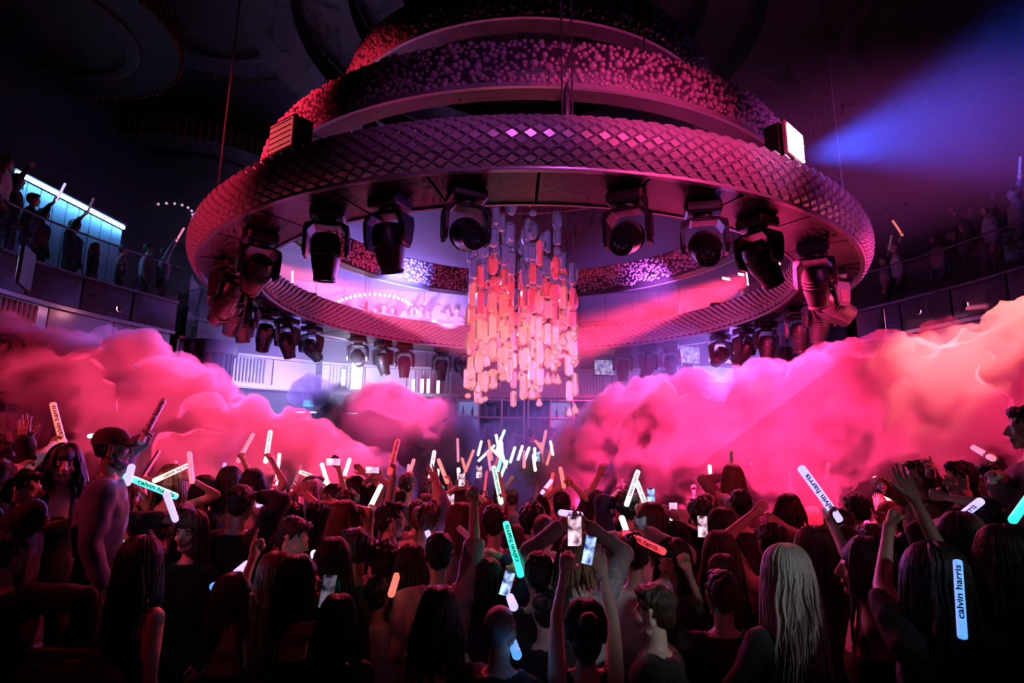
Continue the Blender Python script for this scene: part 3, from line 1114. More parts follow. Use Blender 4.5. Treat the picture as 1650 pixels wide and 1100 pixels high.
mh0 = moving_head()
used_mh = [False]
MH_ANG = []


def angle_for(px, near, R=5.06):
    best, ba = 1e9, 0
    for k in range(720):
        a = 2 * PI * k / 720 - PI
        if near != (abs(a) < math.acos(R / 11.0)): continue
        p = RC + pol(R, a) - Vector((0, 0, CAMZ))
        d = p.y * math.cos(PITCH) + p.z * math.sin(PITCH)
        x = 825 + FPX * p.x / d
        if abs(x - px) < best: best, ba = abs(x - px), a
    return ba


def place_mh(px, near, pan, tilt, label, s=1.0):
    a = angle_for(px, near)
    for _ in range(60):
        if all(abs(math.atan2(math.sin(a - b), math.cos(a - b))) > .095 for b in MH_ANG): break
        a += .012 if a > 0 else -.012
    MH_ANG.append(a)
    if used_mh[0]:
        t = copy_tree(mh0)
    else:
        t = mh0
        used_mh[0] = True
    t.location = RC + pol(5.06, a, -.02)
    t.rotation_euler = (0, 0, math.radians(pan))
    t.scale = (s, s, s)
    for c in KIDS[t.name]:
        if c.name.startswith('lamp_head'):
            c.rotation_euler = (math.radians(tilt), 0, 0)
    tag(t, label, 'stage light', 'moving-head lights under the ring')
    return t


FR = [(372, 60, 35, 'front moving-head light at the far left of the ring, tilted right'), (420, 40, 55, 'front moving-head light on the left, swung towards the right'),
      (527, 10, 8, 'front moving-head light hanging straight down, second from left of the near row'), (628, -25, 18, 'largest moving-head light, hanging near the left front of the ring'),
      (750, 20, -65, 'moving-head light facing the camera left of the crystals'), (1010, -25, -60, 'moving-head light with round lens to the right of the crystals'),
      (1130, -12, -55, 'large moving-head light with round lens and open yoke on the right'), (1218, -60, 40, 'moving-head light pointing down right above the pink light bars'),
      (1308, -30, 30, 'moving-head light in dark shade on the right of the ring'), (1352, -75, 65, 'moving-head light swung out beyond the right end of the ring'), (345, 20, -40, 'moving-head light in shade at the left end of the ring')]
for px, pan, tilt, lab in FR:
    place_mh(px, True, pan, tilt, lab, 0.97)
FA = [(352, 70, 60), (372, 40, 40), (393, 10, 20), (430, 30, 30), (465, -20, 25), (502, -15, 60), (577, 5, 75), (617, -25, 25), (653, 0, 5), (712, 10, 10), (748, -30, 35), (803, 10, 50),
      (1003, 0, 8), (1045, 35, 30), (1080, -20, 50), (1160, 5, 70), (1198, 30, 45), (1232, 0, 8), (1285, -20, 20), (1315, -10, 25), (1335, -70, 70)]
names = 'first second third fourth fifth sixth seventh eighth ninth tenth eleventh twelfth thirteenth fourteenth fifteenth sixteenth seventeenth eighteenth nineteenth twentieth twenty-first'.split()
for k, (px, pan, tilt) in enumerate(FA):
    place_mh(px, False, pan, tilt, '%s moving-head light from the left in the row under the far side of the ring' % names[k], 0.95)

# wash panels standing on the ring
def wash_panel(a, yaw, lit, label, col, es):
    t = empty('wash_light', RC + pol(5.45, a, .56), yaw)
    tag(t, label, 'stage light')
    MB().box((0, .14, .26), (.50, .20, .44), bev=.03).build('housing', M_mh, t)
    MB().box((0, .0, .26), (.50, .05, .42), bev=.01).build('frame', mat('wash_frame_%d' % lit, (.55, .3, .3), .4), t)
    MB().box((0, -.03, .26), (.42, .012, .34)).build('led_face', mat('wash_face_%d' % lit, (.8, .6, .6), .5, emit=col, es=es), t)
    for k in range(5):
        MB().box((0, -.04, .12 + .07 * k), (.42, .008, .012)).build('louvre', mat('wash_frame_%d' % lit, (.55, .3, .3), .4), t)
    MB().box((0, .1, .03), (.3, .1, .08), bev=.01).build('bracket', M_mh, t)
    return t


wash_panel(angle_for(446, True, 5.45), -.62, 0, 'red-lit square wash light standing on the ring at left', (1.0, .10, .13), .55)
wash_panel(angle_for(1285, True, 5.45), .75, 1, 'glaring white wash light standing on the ring at right', (1.0, .85, .95), 9.0)
for k, px in enumerate((500, 685, 1155)):
    a = angle_for(px, False, 5.3)
    t = empty('effect_box', RC + pol(5.40, a, .55), -a + PI)
    tag(t, 'small dark effect box standing on the far rim of the ring, ' + ['left', 'left of the crystals', 'right'][k], 'stage light')
    MB().box((0, 0, .12), (.62, .22, .22), bev=.02).build('housing', M_mh, t)
    MB().box((-.2, .115, .13), (.08, .01, .08)).build('lens', mat('box_lens', (.7, .7, 1), .3, emit=(.7, .7, 1), es=2.0), t)
    MB().box((0, 0, .01), (.5, .18, .04)).build('foot', M_dsteel, t)

# ------------------------------------------------------------------ chandelier
def crystal_mat(name, tint, emit, es):
    m = bpy.data.materials.new(name)
    m.use_nodes = True
    nt = m.node_tree
    nt.nodes.clear()
    out = nt.nodes.new('ShaderNodeOutputMaterial')
    ad = nt.nodes.new('ShaderNodeAddShader')
    m1 = nt.nodes.new('ShaderNodeMixShader')
    m2 = nt.nodes.new('ShaderNodeMixShader')
    tr = nt.nodes.new('ShaderNodeBsdfTransparent'); tr.inputs[0].default_value = (.85, .82, .9, 1)
    tl = nt.nodes.new('ShaderNodeBsdfTranslucent'); tl.inputs[0].default_value = (*tint, 1)
    gl = nt.nodes.new('ShaderNodeBsdfGlossy'); gl.inputs['Roughness'].default_value = .12
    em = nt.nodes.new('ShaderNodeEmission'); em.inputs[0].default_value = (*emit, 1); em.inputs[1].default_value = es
    lw = nt.nodes.new('ShaderNodeLayerWeight'); lw.inputs[0].default_value = .35
    m1.inputs[0].default_value = .5
    nt.links.new(tr.outputs[0], m1.inputs[1]); nt.links.new(tl.outputs[0], m1.inputs[2])
    nt.links.new(lw.outputs['Fresnel'], m2.inputs[0])
    nt.links.new(m1.outputs[0], m2.inputs[1]); nt.links.new(gl.outputs[0], m2.inputs[2])
    nt.links.new(m2.outputs[0], ad.inputs[0]); nt.links.new(em.outputs[0], ad.inputs[1])
    nt.links.new(ad.outputs[0], out.inputs[0])
    return m


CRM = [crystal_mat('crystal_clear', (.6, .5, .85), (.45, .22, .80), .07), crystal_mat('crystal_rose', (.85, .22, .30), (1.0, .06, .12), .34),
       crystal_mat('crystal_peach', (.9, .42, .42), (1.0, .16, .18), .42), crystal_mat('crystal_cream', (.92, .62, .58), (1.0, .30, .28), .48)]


def prism_mesh(kind, m):
    if kind == 0:      # hexagonal capsule with pointed ends
        return MB().lathe([(.004, .5), (.055, .43), (.064, .36), (.064, -.36), (.055, -.43), (.004, -.5)], 8).mesh('crystal_prism', m)
    if kind == 1:      # long faceted ellipse
        return MB().lathe([(.004, .5), (.045, .4), (.075, .18), (.08, 0), (.075, -.18), (.045, -.4), (.004, -.5)], 8).mesh('crystal_oval', m)
    if kind == 2:      # bead
        return MB().lathe([(.01, .5), (.28, .42), (.46, .2), (.5, 0), (.46, -.2), (.28, -.42), (.01, -.5)], 10).mesh('crystal_bead', m, True)
    return MB().lathe([(.01, .5), (.10, .32), (.24, .05), (.34, -.2), (.30, -.38), (.12, -.5)], 10).mesh('crystal_drop', m, True)


CM = [[prism_mesh(k, m) for k in range(4)] for m in CRM]
chc = at(841, 420, 11.0)
ch = empty('crystal_chandelier', (chc.x, 11.0, 8.0))
tag(ch, 'chandelier of many hanging crystal capsules glowing rose and peach in the middle of the rings', 'chandelier')
MB().lathe([(.25, .1), (.98, .06), (1.02, 0), (.98, -.04), (.3, -.05)], 40).build('canopy', M_dsteel, ch, True, 40)
MB().tube([(0, 0, .05), (0, 0, 3.9)], .03, 8).build('stem', M_cable, ch, True)
g = np.random.default_rng(21)
strings = []
for ri, (r, n) in enumerate([(.97, 21), (.72, 13), (.45, 7), (.18, 3)]):
    for k in range(n):
        a = 2 * PI * k / n + ri * .21 + g.uniform(-.05, .05)
        strings.append((r + g.uniform(-.04, .04), a, ri))
ncry = 0
Z0 = at(841, 335, 11).z
for (r, a, ri) in strings:
    x, y = r * math.sin(a), -r * math.cos(a)
    # the outer curtain hangs from lower and ends ragged
    top = at(841, 335 + g.uniform(0, 95) * (1 if ri < 2 else .5), 11).z
    bot = at(841, g.uniform(585, 668) - (0 if ri < 2 else 25 * ri), 11).z
    if ri == 0: top = at(841, g.uniform(385, 450), 11).z
    MB().tube([(x, y, 0), (x, y, bot - 8.0 + .05)], .004, 4).build('thread', M_cable, ch)
    z = top
    last = False
    nmax = {0: 6, 1: 7, 2: 6, 3: 6}[ri]
    span = (top - bot)
    for q in range(nmax):
        if ncry >= 298: break
        frac = (top - z) / max(span, .1)
        kind = g.choice([0, 0, 0, 1, 2])
        if q == nmax - 1: kind = g.choice([3, 3, 2, 0])
        ln = {0: g.uniform(.30, .50), 1: g.uniform(.32, .46), 2: g.uniform(.11, .16), 3: g.uniform(.20, .28)}[kind]
        zw = z - ln / 2
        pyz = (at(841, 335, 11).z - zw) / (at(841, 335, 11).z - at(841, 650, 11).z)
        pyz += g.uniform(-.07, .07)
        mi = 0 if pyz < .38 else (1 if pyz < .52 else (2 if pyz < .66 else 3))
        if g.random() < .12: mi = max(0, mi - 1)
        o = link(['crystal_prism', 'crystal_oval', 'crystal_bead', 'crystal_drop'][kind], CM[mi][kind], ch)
        o.location = (x, y, zw - 8.0)
        wsc = g.uniform(.95, 1.35)
        if kind in (2, 3):
            o.scale = (ln, ln, ln * (1 if kind == 3 else .9))
        else:
            o.scale = (wsc, wsc, ln)
        o.rotation_euler = (0, 0, g.uniform(0, 6))
        ncry += 1
        z -= ln + max(0.03, (span - nmax * .33) / nmax * g.uniform(.3, 1.4))
# ------------------------------------------------------------------ people: shared anatomy
SKIN = [mat('skin_fair', (0.62, 0.40, 0.32), 0.5, var=0.08, scale=20), mat('skin_tan', (0.46, 0.27, 0.19), 0.5, var=0.08, scale=20), mat('skin_dark', (0.20, 0.11, 0.075), 0.45, var=0.08, scale=20)]
CLOTH = {}


def cloth(name, col, **k):
    CLOTH[name] = mat('cloth_' + name, col, k.pop('rough', 0.85), var=k.pop('var', 0.15), scale=k.pop('scale', 9), bump=k.pop('bump', 0.35), bscale=k.pop('bscale', 14), sheen=0.1, **k)


cloth('black', (0.012, 0.011, 0.013))
cloth('charcoal', (0.035, 0.033, 0.038))
cloth('navy', (0.02, 0.03, 0.09))
cloth('white', (0.62, 0.58, 0.60))
cloth('rose', (0.42, 0.28, 0.32))
cloth('grey', (0.22, 0.21, 0.23))
cloth('wine', (0.16, 0.02, 0.04))
cloth('teal', (0.10, 0.22, 0.22))
cloth('blue', (0.05, 0.09, 0.26))
cloth('check', (0.32, 0.30, 0.33), var=0.7, scale=60)
cloth('leopard', (0.30, 0.16, 0.07), var=0.95, scale=30)
cloth('mauve', (0.11, 0.10, 0.17), var=0.35, scale=40)
cloth('lilac', (0.38, 0.30, 0.45))
M_pants = mat('dark_trousers', (0.015, 0.015, 0.02), 0.85, bump=0.3, bscale=12)
M_shoe = mat('dark_shoe', (0.02, 0.018, 0.018), 0.4)
HAIRM = {k: mat('hair_' + k, c, 0.42, var=0.45, scale=24, stretch=(6, 6, 0.5), bump=0.4, bscale=60) for k, c in
         {'black': (0.008, 0.006, 0.006), 'brown': (0.045, 0.022, 0.014), 'chestnut': (0.10, 0.045, 0.025), 'blond': (0.52, 0.45, 0.38), 'honey': (0.30, 0.18, 0.10), 'grey': (0.2, 0.19, 0.19)}.items()}
M_eye = mat('eye_white', (0.7, 0.68, 0.66), 0.2)
M_iris = mat('iris', (0.02, 0.012, 0.01), 0.1)
M_lip = mat('lips', (0.42, 0.14, 0.12), 0.4)


def head_arrays(female, voxel):
    mb = MB()
    k = 0.95 if female else 1.0
    mb.ellipsoid((0, -.018, .03), (.074 * k, .094 * k, .088 * k))            # cranium
    mb.ellipsoid((0, .012, -.02), (.064 * k, .074 * k, .090))                # face mass
    mb.capsule((-.032 * k, .012, -.082), (.032 * k, .012, -.082), .030, .030)   # jaw
    mb.capsule((-.052 * k, -.01, -.045), (-.026 * k, .035, -.092), .022, .022)
    mb.capsule((.052 * k, -.01, -.045), (.026 * k, .035, -.092), .022, .022)
    mb.ellipsoid((0, .058, -.098), (.022, .020, .019))                       # chin
    mb.capsule((0, .080, .014), (0, .100, -.028), .009, .013)                # nose
    mb.capsule((-.012, .088, -.034), (.012, .088, -.034), .009, .009)
    mb.capsule((-.038 * k, .064, .020), (.038 * k, .064, .020), .014, .014)  # brow
    mb.ellipsoid((-.040, .050, -.030), (.022, .024, .022))                   # cheeks
    mb.ellipsoid((.040, .050, -.030), (.022, .024, .022))
    mb.capsule((-.017, .078, -.060), (.017, .078, -.060), .0085, .0085)      # lips
    mb.capsule((-.014, .075, -.071), (.014, .075, -.071), .009, .009)
    for s in (-1, 1):
        mb.capsule((s * .076 * k, -.008, .016), (s * .072 * k, -.004, -.032), .013, .009)   # ears
    V, F = remesh(mb, voxel, 2)
    c = V[F].mean(1)
    lip = (np.abs(c[:, 0]) < .026) & (c[:, 1] > .070) & (c[:, 2] < -.052) & (c[:, 2] > -.080)
    return V, F, np.where(lip, 4, 0)


def hand_arrays(kind, voxel):
    """wrist at the origin, fingers along +Z, palm looks +Y, thumb at +X"""
    mb = MB()
    mb.capsule((0, 0, -.03), (0, 0, .02), .026, .027)
    for x, z in ((-.027, .072), (-.009, .082), (.010, .083), (.028, .078)):
        mb.capsule((x * .7, 0, .015), (x, 0, z), .016, .0135)
    mb.ellipsoid((.022, .012, .035), (.02, .016, .03))
    lens = ((.024, .018, .015), (.034, .024, .018), (.038, .026, .019), (.033, .022, .017))
    curl = {'open': (.10, .12, .08), 'relax': (.5, .6, .4), 'fist': (1.45, 1.6, 1.0), 'grip': (1.15, 1.35, .8), 'phone': (.45, .75, .5), 'point': (1.45, 1.6, 1.0)}[kind]
    for i, x in enumerate((-.030, -.010, .011, .031)):
        cu = curl
        if kind == 'point' and i == 3: cu = (.05, .05, .05)
        p = Vector((x, 0, (.075, .086, .088, .080)[i]))
        ang = 0
        sp = (-.16, -.05, .05, .15)[i] * (1.0 if kind == 'open' else .25)
        for j in range(3):
            ang += cu[j] * (1 + .06 * (i - 1.5))
            d = Vector((sp * math.cos(ang), math.sin(ang), math.cos(ang))).normalized()
            q = p + d * lens[i][j] * 1.05
            mb.capsule(p, q, .0098 - .0008 * j, .0090 - .0008 * j, 8, 2)
            p = q
    # thumb leaves the side of the palm near its base
    th = {'open': [(.026, .006, .02), (.052, .014, .048), (.070, .018, .070), (.084, .022, .090)],
          'relax': [(.026, .008, .02), (.046, .022, .046), (.056, .034, .072), (.058, .044, .092)],
          'phone': [(.026, .008, .02), (.050, .024, .044), (.060, .040, .064), (.058, .054, .080)]}.get(kind, [(.026, .010, .02), (.044, .030, .044), (.036, .050, .062), (.014, .056, .070)])
    for j in range(3):
        mb.capsule(th[j], th[j + 1], .0125 - .0012 * j, .0115 - .0012 * j, 8, 2)
    V, F = remesh(mb, voxel, 2, .4)
    return V, F, np.zeros(len(F), int)


HEADS = {(f, lod): head_arrays(f, .0065 if lod else .014) for f in (0, 1) for lod in (0, 1)}
HANDS = {(k, lod): hand_arrays(k, .0058 if lod else .0085) for k in ('open', 'relax', 'fist', 'grip', 'phone', 'point') for lod in (0, 1)}


# ---- hair, in the head's own frame
def jitter(V, F, amp, sc_, seed=0):
    n = np.zeros_like(V)
    a = V[F[:, 1]] - V[F[:, 0]]
    b = V[F[:, 3]] - V[F[:, 0]]
    fn = np.cross(a, b)
    for k in range(4):
        np.add.at(n, F[:, k], fn)
    n /= np.linalg.norm(n, axis=1)[:, None] + 1e-9
    d = np.array([noise.noise(Vector((v[0] * sc_ + seed, v[1] * sc_, v[2] * sc_ * .45))) for v in V])
    return V + n * d[:, None] * amp


def hair_short(seed, vol=1.0, voxel=.008, fade=False):
    mb = MB()
    mb.ellipsoid((0, -.026, .046), (.081 * vol, .097 * vol, .086 * vol))
    mb.ellipsoid((0, -.060, .0), (.070, .055, .075))
    mb.ellipsoid((0, .045, .092), (.060, .040, .030 * vol))
    for s in (-1, 1):
        mb.capsule((s * .069, .015, .045), (s * .070, -.02, .0), .016, .012)
    V, F = remesh(mb, voxel, 2)
    V = jitter(V, F, .012, 55, seed)
    return V, F


def locks(n, length, rad, seed, wave=0.0, spread=1.0, open_=0.85, segs=9, back=0.0, vol=1.0, sides=5):
    """a curtain of tapering locks that fall from the crown round the sides and back"""
    g = np.random.default_rng(seed)
    mb = MB()
    mb.ellipsoid((0, -.025, .045), (.084 * vol, .100 * vol, .087 * vol), 30, 18)
    mb.ellipsoid((0, -.060, -.03), (.074, .050, .11), 14, 9)
    for i in range(n):
        az = open_ + (2 * PI - 2 * open_) * ((i + g.uniform(-1.2, 1.9)) / n)     # 0 = the face
        sway = g.normal(0, .10)
        rk = g.uniform(.6, 1.25)
        part = g.uniform(-.012, .012)
        L = length * g.uniform(.62, 1.08)
        ph = g.uniform(0, 6)
        layer = g.uniform(.0, 1.0)
        pts, rr = [], []
        for s in range(segs):
            t = s / (segs - 1)
            if t < .32:
                u = t / .32
                el = PI / 2 * (1 - u * .95)
                R = (.086 + .005 * layer) * vol
                x = R * math.cos(el) * math.sin(az) * .97 + part * (1 - u)
                y = R * 1.14 * math.cos(el) * math.cos(az) - .022
                z = .045 + R * math.sin(el)
            else:
                u = (t - .32) / .68
                R = (.089 + .008 * layer) * vol + .05 * u * spread * (.4 + layer)
                x = R * math.sin(az) * .97
                y = R * 1.1 * math.cos(az) * (1 - .25 * u) - .022 - back * u
                z = .05 - L * u
                wv = wave * math.sin(ph + u * 11)
                x += wv * math.cos(az); y -= wv * math.sin(az)
                a2 = sway * u
                x, y = x * math.cos(a2) - y * math.sin(a2), x * math.sin(a2) + y * math.cos(a2)
            pts.append((x, y, z))
            rr.append(rad * rk * (1.0 if t < .75 else 1.0 - .8 * (t - .75) / .25) * (.55 if s == 0 else 1))
        mb.tube(pts, rr, sides, cap=False)
    return mb


HAIR = {}


def hair_mesh(style, color):
    k = (style, color)
    if k in HAIR: return HAIR[k]
    m = HAIRM[color]
    if style in ('short', 'short2', 'short3', 'curly', 'low'):
        vol, vx, sd = {'short': (1.0, .008, 1), 'short2': (1.03, .008, 5), 'short3': (.98, .008, 9), 'curly': (1.16, .008, 3), 'low': (1.0, .013, 2)}[style]
        V, F = hair_short(sd, vol, vx)
        if style == 'curly': V = jitter(V, F, .022, 38, 4)
        me = np_mesh('hair', V, F, [m], None, True)
    elif style == 'crop':
        mb = MB().ellipsoid((0, -.026, .040), (.0765, .093, .084)).ellipsoid((0, -.055, .0), (.066, .05, .06))
        V, F = remesh(mb, .010, 2)
        me = np_mesh('hair', V, F, [m], None, True)
    elif style == 'bun':
        mb = locks(90, .10, .009, 8, 0, .0, 1.0, 14, sides=4)
        mb.ellipsoid((0, -.13, .06), (.045, .04, .045))
        me = mb.mesh('hair', m, True)
    elif style == 'pony':
        mb = locks(90, .08, .009, 8, 0, .0, 1.0, 14, sides=4)
        for i in range(14):
            a = i * .9
            mb.tube([(0, -.11, .06), (.02 * math.cos(a), -.15, .05 + .02 * math.sin(a)), (.03 * math.cos(a), -.17, -.08), (.02 * math.cos(a), -.16, -.24 - .03 * (i % 3))], [.010, .014, .013, .003], 5)
        me = mb.mesh('hair', m, True)
    elif style == 'wavy':
        me = locks(130, .40, .0100, 4, .014, 1.2, .75, 18, vol=1.06, sides=4).mesh('hair', m, True)
    elif style == 'longfine':
        me = locks(330, .42, .0056, 12, .006, .75, .7, 20, .02, vol=.99, sides=4).mesh('hair', m, True)
    elif style == 'long2':
        me = locks(140, .50, .0090, 6, .006, .9, .8, 16, sides=4).mesh('hair', m, True)
    elif style == 'bob':
        me = locks(110, .20, .0095, 7, .003, .9, .8, 14, sides=4).mesh('hair', m, True)
    else:
        me = locks(130, .34, .0092, 5, .004, .8, .8, 15, sides=4).mesh('hair', m, True)
    HAIR[k] = me
    return me


def cap_mesh():
    mb = MB()
    prof = [(.088, .02), (.090, .045), (.086, .08), (.066, .112), (.03, .128), (.004, .131)]
    mb.lathe([(r, z) for r, z in prof], 24, (0, -.02, 0), Matrix.Diagonal((.95, 1.12, 1, 1)))
    rows = []
    for j in range(9):
        a = -1.0 + 2.0 * j / 8
        x, y = math.sin(a) * .082, math.cos(a) * .088 - .01
        e = 1 + .75 * math.cos(a * 1.3)
        rows.append([(x, y, .03), (x * 1.02, y + .065 * math.cos(a), .018), (x * 1.02, y + .065 * math.cos(a), .010), (x, y, .022)])
    mb.loft(rows)
    return mb.mesh('cap', mat('cap_cloth', (0.05, 0.02, 0.02), .8), True, 40)


CAP = cap_mesh()
EYE = MB().ellipsoid((0, 0, 0), (.0135, .0115, .0085), 12, 8).mesh('eye', M_eye, True)
IRIS = MB().ellipsoid((0, .0068, 0), (.0062, .0056, .0066), 10, 6).mesh('iris', M_iris, True)
BROW = MB().tube([(-.016, 0, -.002), (0, .003, .004), (.016, -.003, 0)], [.002, .0038, .002], 5).mesh('eyebrow', HAIRM['brown'], True)


def ik(S, T, l1, l2, hint):
    S, T, hint = Vector(S), Vector(T), Vector(hint)
    d = T - S
    L = d.length
    mx = (l1 + l2) * .995
    if L > mx:
        d = d * (mx / L); L = mx; T = S + d
    L = max(L, abs(l1 - l2) + .02)
    a = (l1 * l1 - l2 * l2 + L * L) / (2 * L)
    h = math.sqrt(max(0, l1 * l1 - a * a))
    u = d.normalized()
    v = hint - u * hint.dot(u)
    v = v.normalized() if v.length > 1e-4 else ortho(u)[0]
    return S + u * a + v * h, T


def body_arrays(zh, base, female, armL, armR, sleeve, top, lod, lean=0.0, headrot=(0, 0, 0), pants=True, heavy=1.0):
    """one continuous figure; local frame: faces +Y, feet at z=base, head centre at (0, lean_y, zh)"""
    s = max(.9, min(1.1, (zh - base) / 1.60))
    k = (.90 if female else 1.0) * s * heavy
    hy = lean
    mb = MB()
    prims = []      # (a, b, r, region)

    def cap(a, b, ra, rb, reg, n=12):
        mb.capsule(a, b, ra, rb, n, 3)
        prims.append((Vector(a), Vector(b), (ra + rb) / 2, reg))

    def ty(z):      # the spine leans
        t = max(0, min(1, (z - (zh - .85 * s)) / (.65 * s)))
        return hy * t
    if female:
        rg = [(-.175, .05, .05), (-.205, .10, .066), (-.25, .160, .086), (-.36, .160, .110), (-.44, .150, .125), (-.52, .130, .100), (-.60, .122, .095), (-.70, .150, .115), (-.79, .172, .130), (-.88, .155, .12), (-.92, .09, .08)]
    else:
        rg = [(-.175, .06, .055), (-.205, .125, .078), (-.25, .192, .100), (-.36, .195, .125), (-.46, .182, .125), (-.56, .165, .118), (-.64, .158, .112), (-.72, .162, .115), (-.80, .170, .122), (-.88, .150, .115), (-.92, .09, .08)]
    rings = []
    for dz, rx, ry in rg:
        z = zh + dz * s
        rings.append([(rx * s * heavy * math.cos(2 * PI * j / 18), ty(z) - .015 + ry * s * heavy * math.sin(2 * PI * j / 18), z) for j in range(18)])
    mb.loft(rings)
    zs = [(zh + a[0] * s) for a in rg]
    prims.append((Vector((0, ty(zs[2]) - .015, zh - .26 * s)), Vector((0, -.01, zh - .62 * s)), .16 * k, 1))
    prims.append((Vector((0, -.01, zh - .72 * s)), Vector((0, -.01, zh - .86 * s)), .16 * k, 2 if pants else 1))
    # neck
    cap((0, ty(zh - .24) - .02, zh - .235 * s), (0, hy - .012, zh - .05), .056 * (.86 if female else 1.0), .052 * (.86 if female else 1.0), 0)
    # legs
    zp = zh - .84 * s
    L = zp - base
    for sx in (-1, 1):
        hip = (sx * .085 * k, -.01, zp)
        knee = (sx * .10 * k, .03, base + L * .52)
        ank = (sx * .11 * k, 0, base + .085)
        cap(hip, knee, .092 * k, .062 * k, 2 if pants else (1 if female else 2))
        cap(knee, ank, .060 * k, .042 * k, 2 if pants else 0)
        cap((sx * .11 * k, -.03, base + .045), (sx * .12 * k, .15, base + .04), .042, .036, 3)
    # arms
    hands = []
    for sx, A in ((-1, armL), (1, armR)):
        sh = Vector((sx * (.178 if not female else .152) * s * heavy, ty(zh - .27) - .01, zh - .268 * s))
        l1, l2 = .285 * s, .255 * s
        if A is None:
            el = sh + Vector((sx * .055, -.03, -l1 * .98))
            wr = el + Vector((-sx * .01, .09, -l2 * .93))
            kind, hx = 'relax', Vector((-sx * .3, 1, 0))
        else:
            T = Vector(A[0])
            up = T.z > sh.z
            if up:
                sh = sh + Vector((-sx * .012, 0, .045 * s))
            hint = Vector((sx * 1.0, -.25, -.5 if not up else .05))
            if len(A) > 3 and A[3]: hint = Vector(A[3])
            el, wr = ik(sh, T, l1, l2, hint)
            kind, hx = A[1], A[2]
        long_ = sleeve == 'long'
        shortp = sleeve in ('long', 'short')
        f = (.86 if female else 1.0) * heavy
        cap(sh, el.lerp(sh, .05), (.060 + (.006 if shortp else 0)) * f * s, (.043 + (.005 if shortp else 0)) * f * s, 1 if shortp else 0)
        cap(el, wr, (.042 + (.005 if long_ else 0)) * f * s, (.029 + (.006 if long_ else 0)) * f * s, 1 if long_ else 0)
        # deltoid joins arm to trunk
        cap(sh, Vector((sx * .08 * k, sh.y, zh - .25 * s)), .062 * f * s, .06 * f * s, 1 if shortp else 0)
        hands.append((sx, el, wr, kind, hx))
    vx = .017 if lod == 2 else (.022 if lod == 1 else .034)
    V, F = remesh(mb, vx, 3)
    c = V[F].mean(1)
    best = np.full(len(c), 1e9)
    reg = np.zeros(len(c), int)
    for a, b, r, g_ in prims:
        A_, B_ = np.array(a), np.array(b)
        d = B_ - A_
        t = np.clip(((c - A_) @ d) / (d @ d + 1e-9), 0, 1)
        q = np.linalg.norm(c - (A_ + t[:, None] * d), axis=1) - r
        m = q < best
        best[m] = q[m]
        reg[m] = g_
    neck = (np.abs(c[:, 0]) < .085) & (c[:, 2] > zh - .200 * s)
    reg[neck] = 0
    if sleeve == 'none':
        lowcut = zh - .36 * s
        strap = (np.abs(np.abs(c[:, 0]) - .085 * s) < .018)
        torso = reg == 1
        reg[torso & (c[:, 2] > lowcut) & ~strap] = 0
    # clothes sit proud of the skin, with folds
    nrm = np.zeros_like(V)
    fn = np.cross(V[F[:, 1]] - V[F[:, 0]], V[F[:, 3]] - V[F[:, 0]])
    for q in range(4): np.add.at(nrm, F[:, q], fn)
    nrm /= np.linalg.norm(nrm, axis=1)[:, None] + 1e-9
    inner = np.ones(len(V), bool)
    bad = reg != 1
    inner[F[bad].ravel()] = False
    idx = np.nonzero(inner)[0]
    fold = np.array([noise.noise(Vector((v[0] * 9 + zh * 7, v[1] * 9, v[2] * 5))) + .6 * noise.noise(Vector((v[0] * 22, v[1] * 22, v[2] * 11 + zh))) for v in V[idx]]) if lod else np.zeros(len(idx))
    if len(idx):
        V[idx] += nrm[idx] * ((.020 if sleeve != 'none' else .005) + (.016 if sleeve != 'none' else .002) * fold)[:, None]
    Vs, Fs, Rs = [V], [F], [reg]
    off = len(V)
    hv, hf, hr = HEADS[(1 if female else 0, 1 if lod == 2 else 0)]
    R = np.array(Euler(headrot).to_matrix())
    Vs.append(hv @ R.T * 1.04 * s + np.array([0, hy, zh])); Fs.append(hf + off); Rs.append(hr); off += len(hv)
    grips = []
    for sx, el, wr, kind, hx in hands:
        fz = (wr - el).normalized()
        av, af, ar = HANDS[(kind, 1 if lod == 2 else 0)]
        # hx: direction of the thumb / of what is held
        if kind in ('grip', 'fist', 'point', 'phone') and hx is not None:
            X = Vector(hx)
        else:
            X = Vector((-sx, 0, 0)) if hx is None else Vector(hx)
        Mx = rot_to(fz, X)
        A3 = np.array(Mx.to_3x3())
        vv = av.copy()
        if sx > 0 and kind in ('open', 'relax'):
            pass
        vv = vv @ A3.T * 1.02 + np.array(wr)
        Vs.append(vv); Fs.append(af + off); Rs.append(ar); off += len(av)
        grips.append((Vector(wr) + Mx @ Vector((0, .034, .078)), Mx))
    return np.concatenate(Vs), np.concatenate(Fs), np.concatenate(Rs), grips, s


NPER = [0]


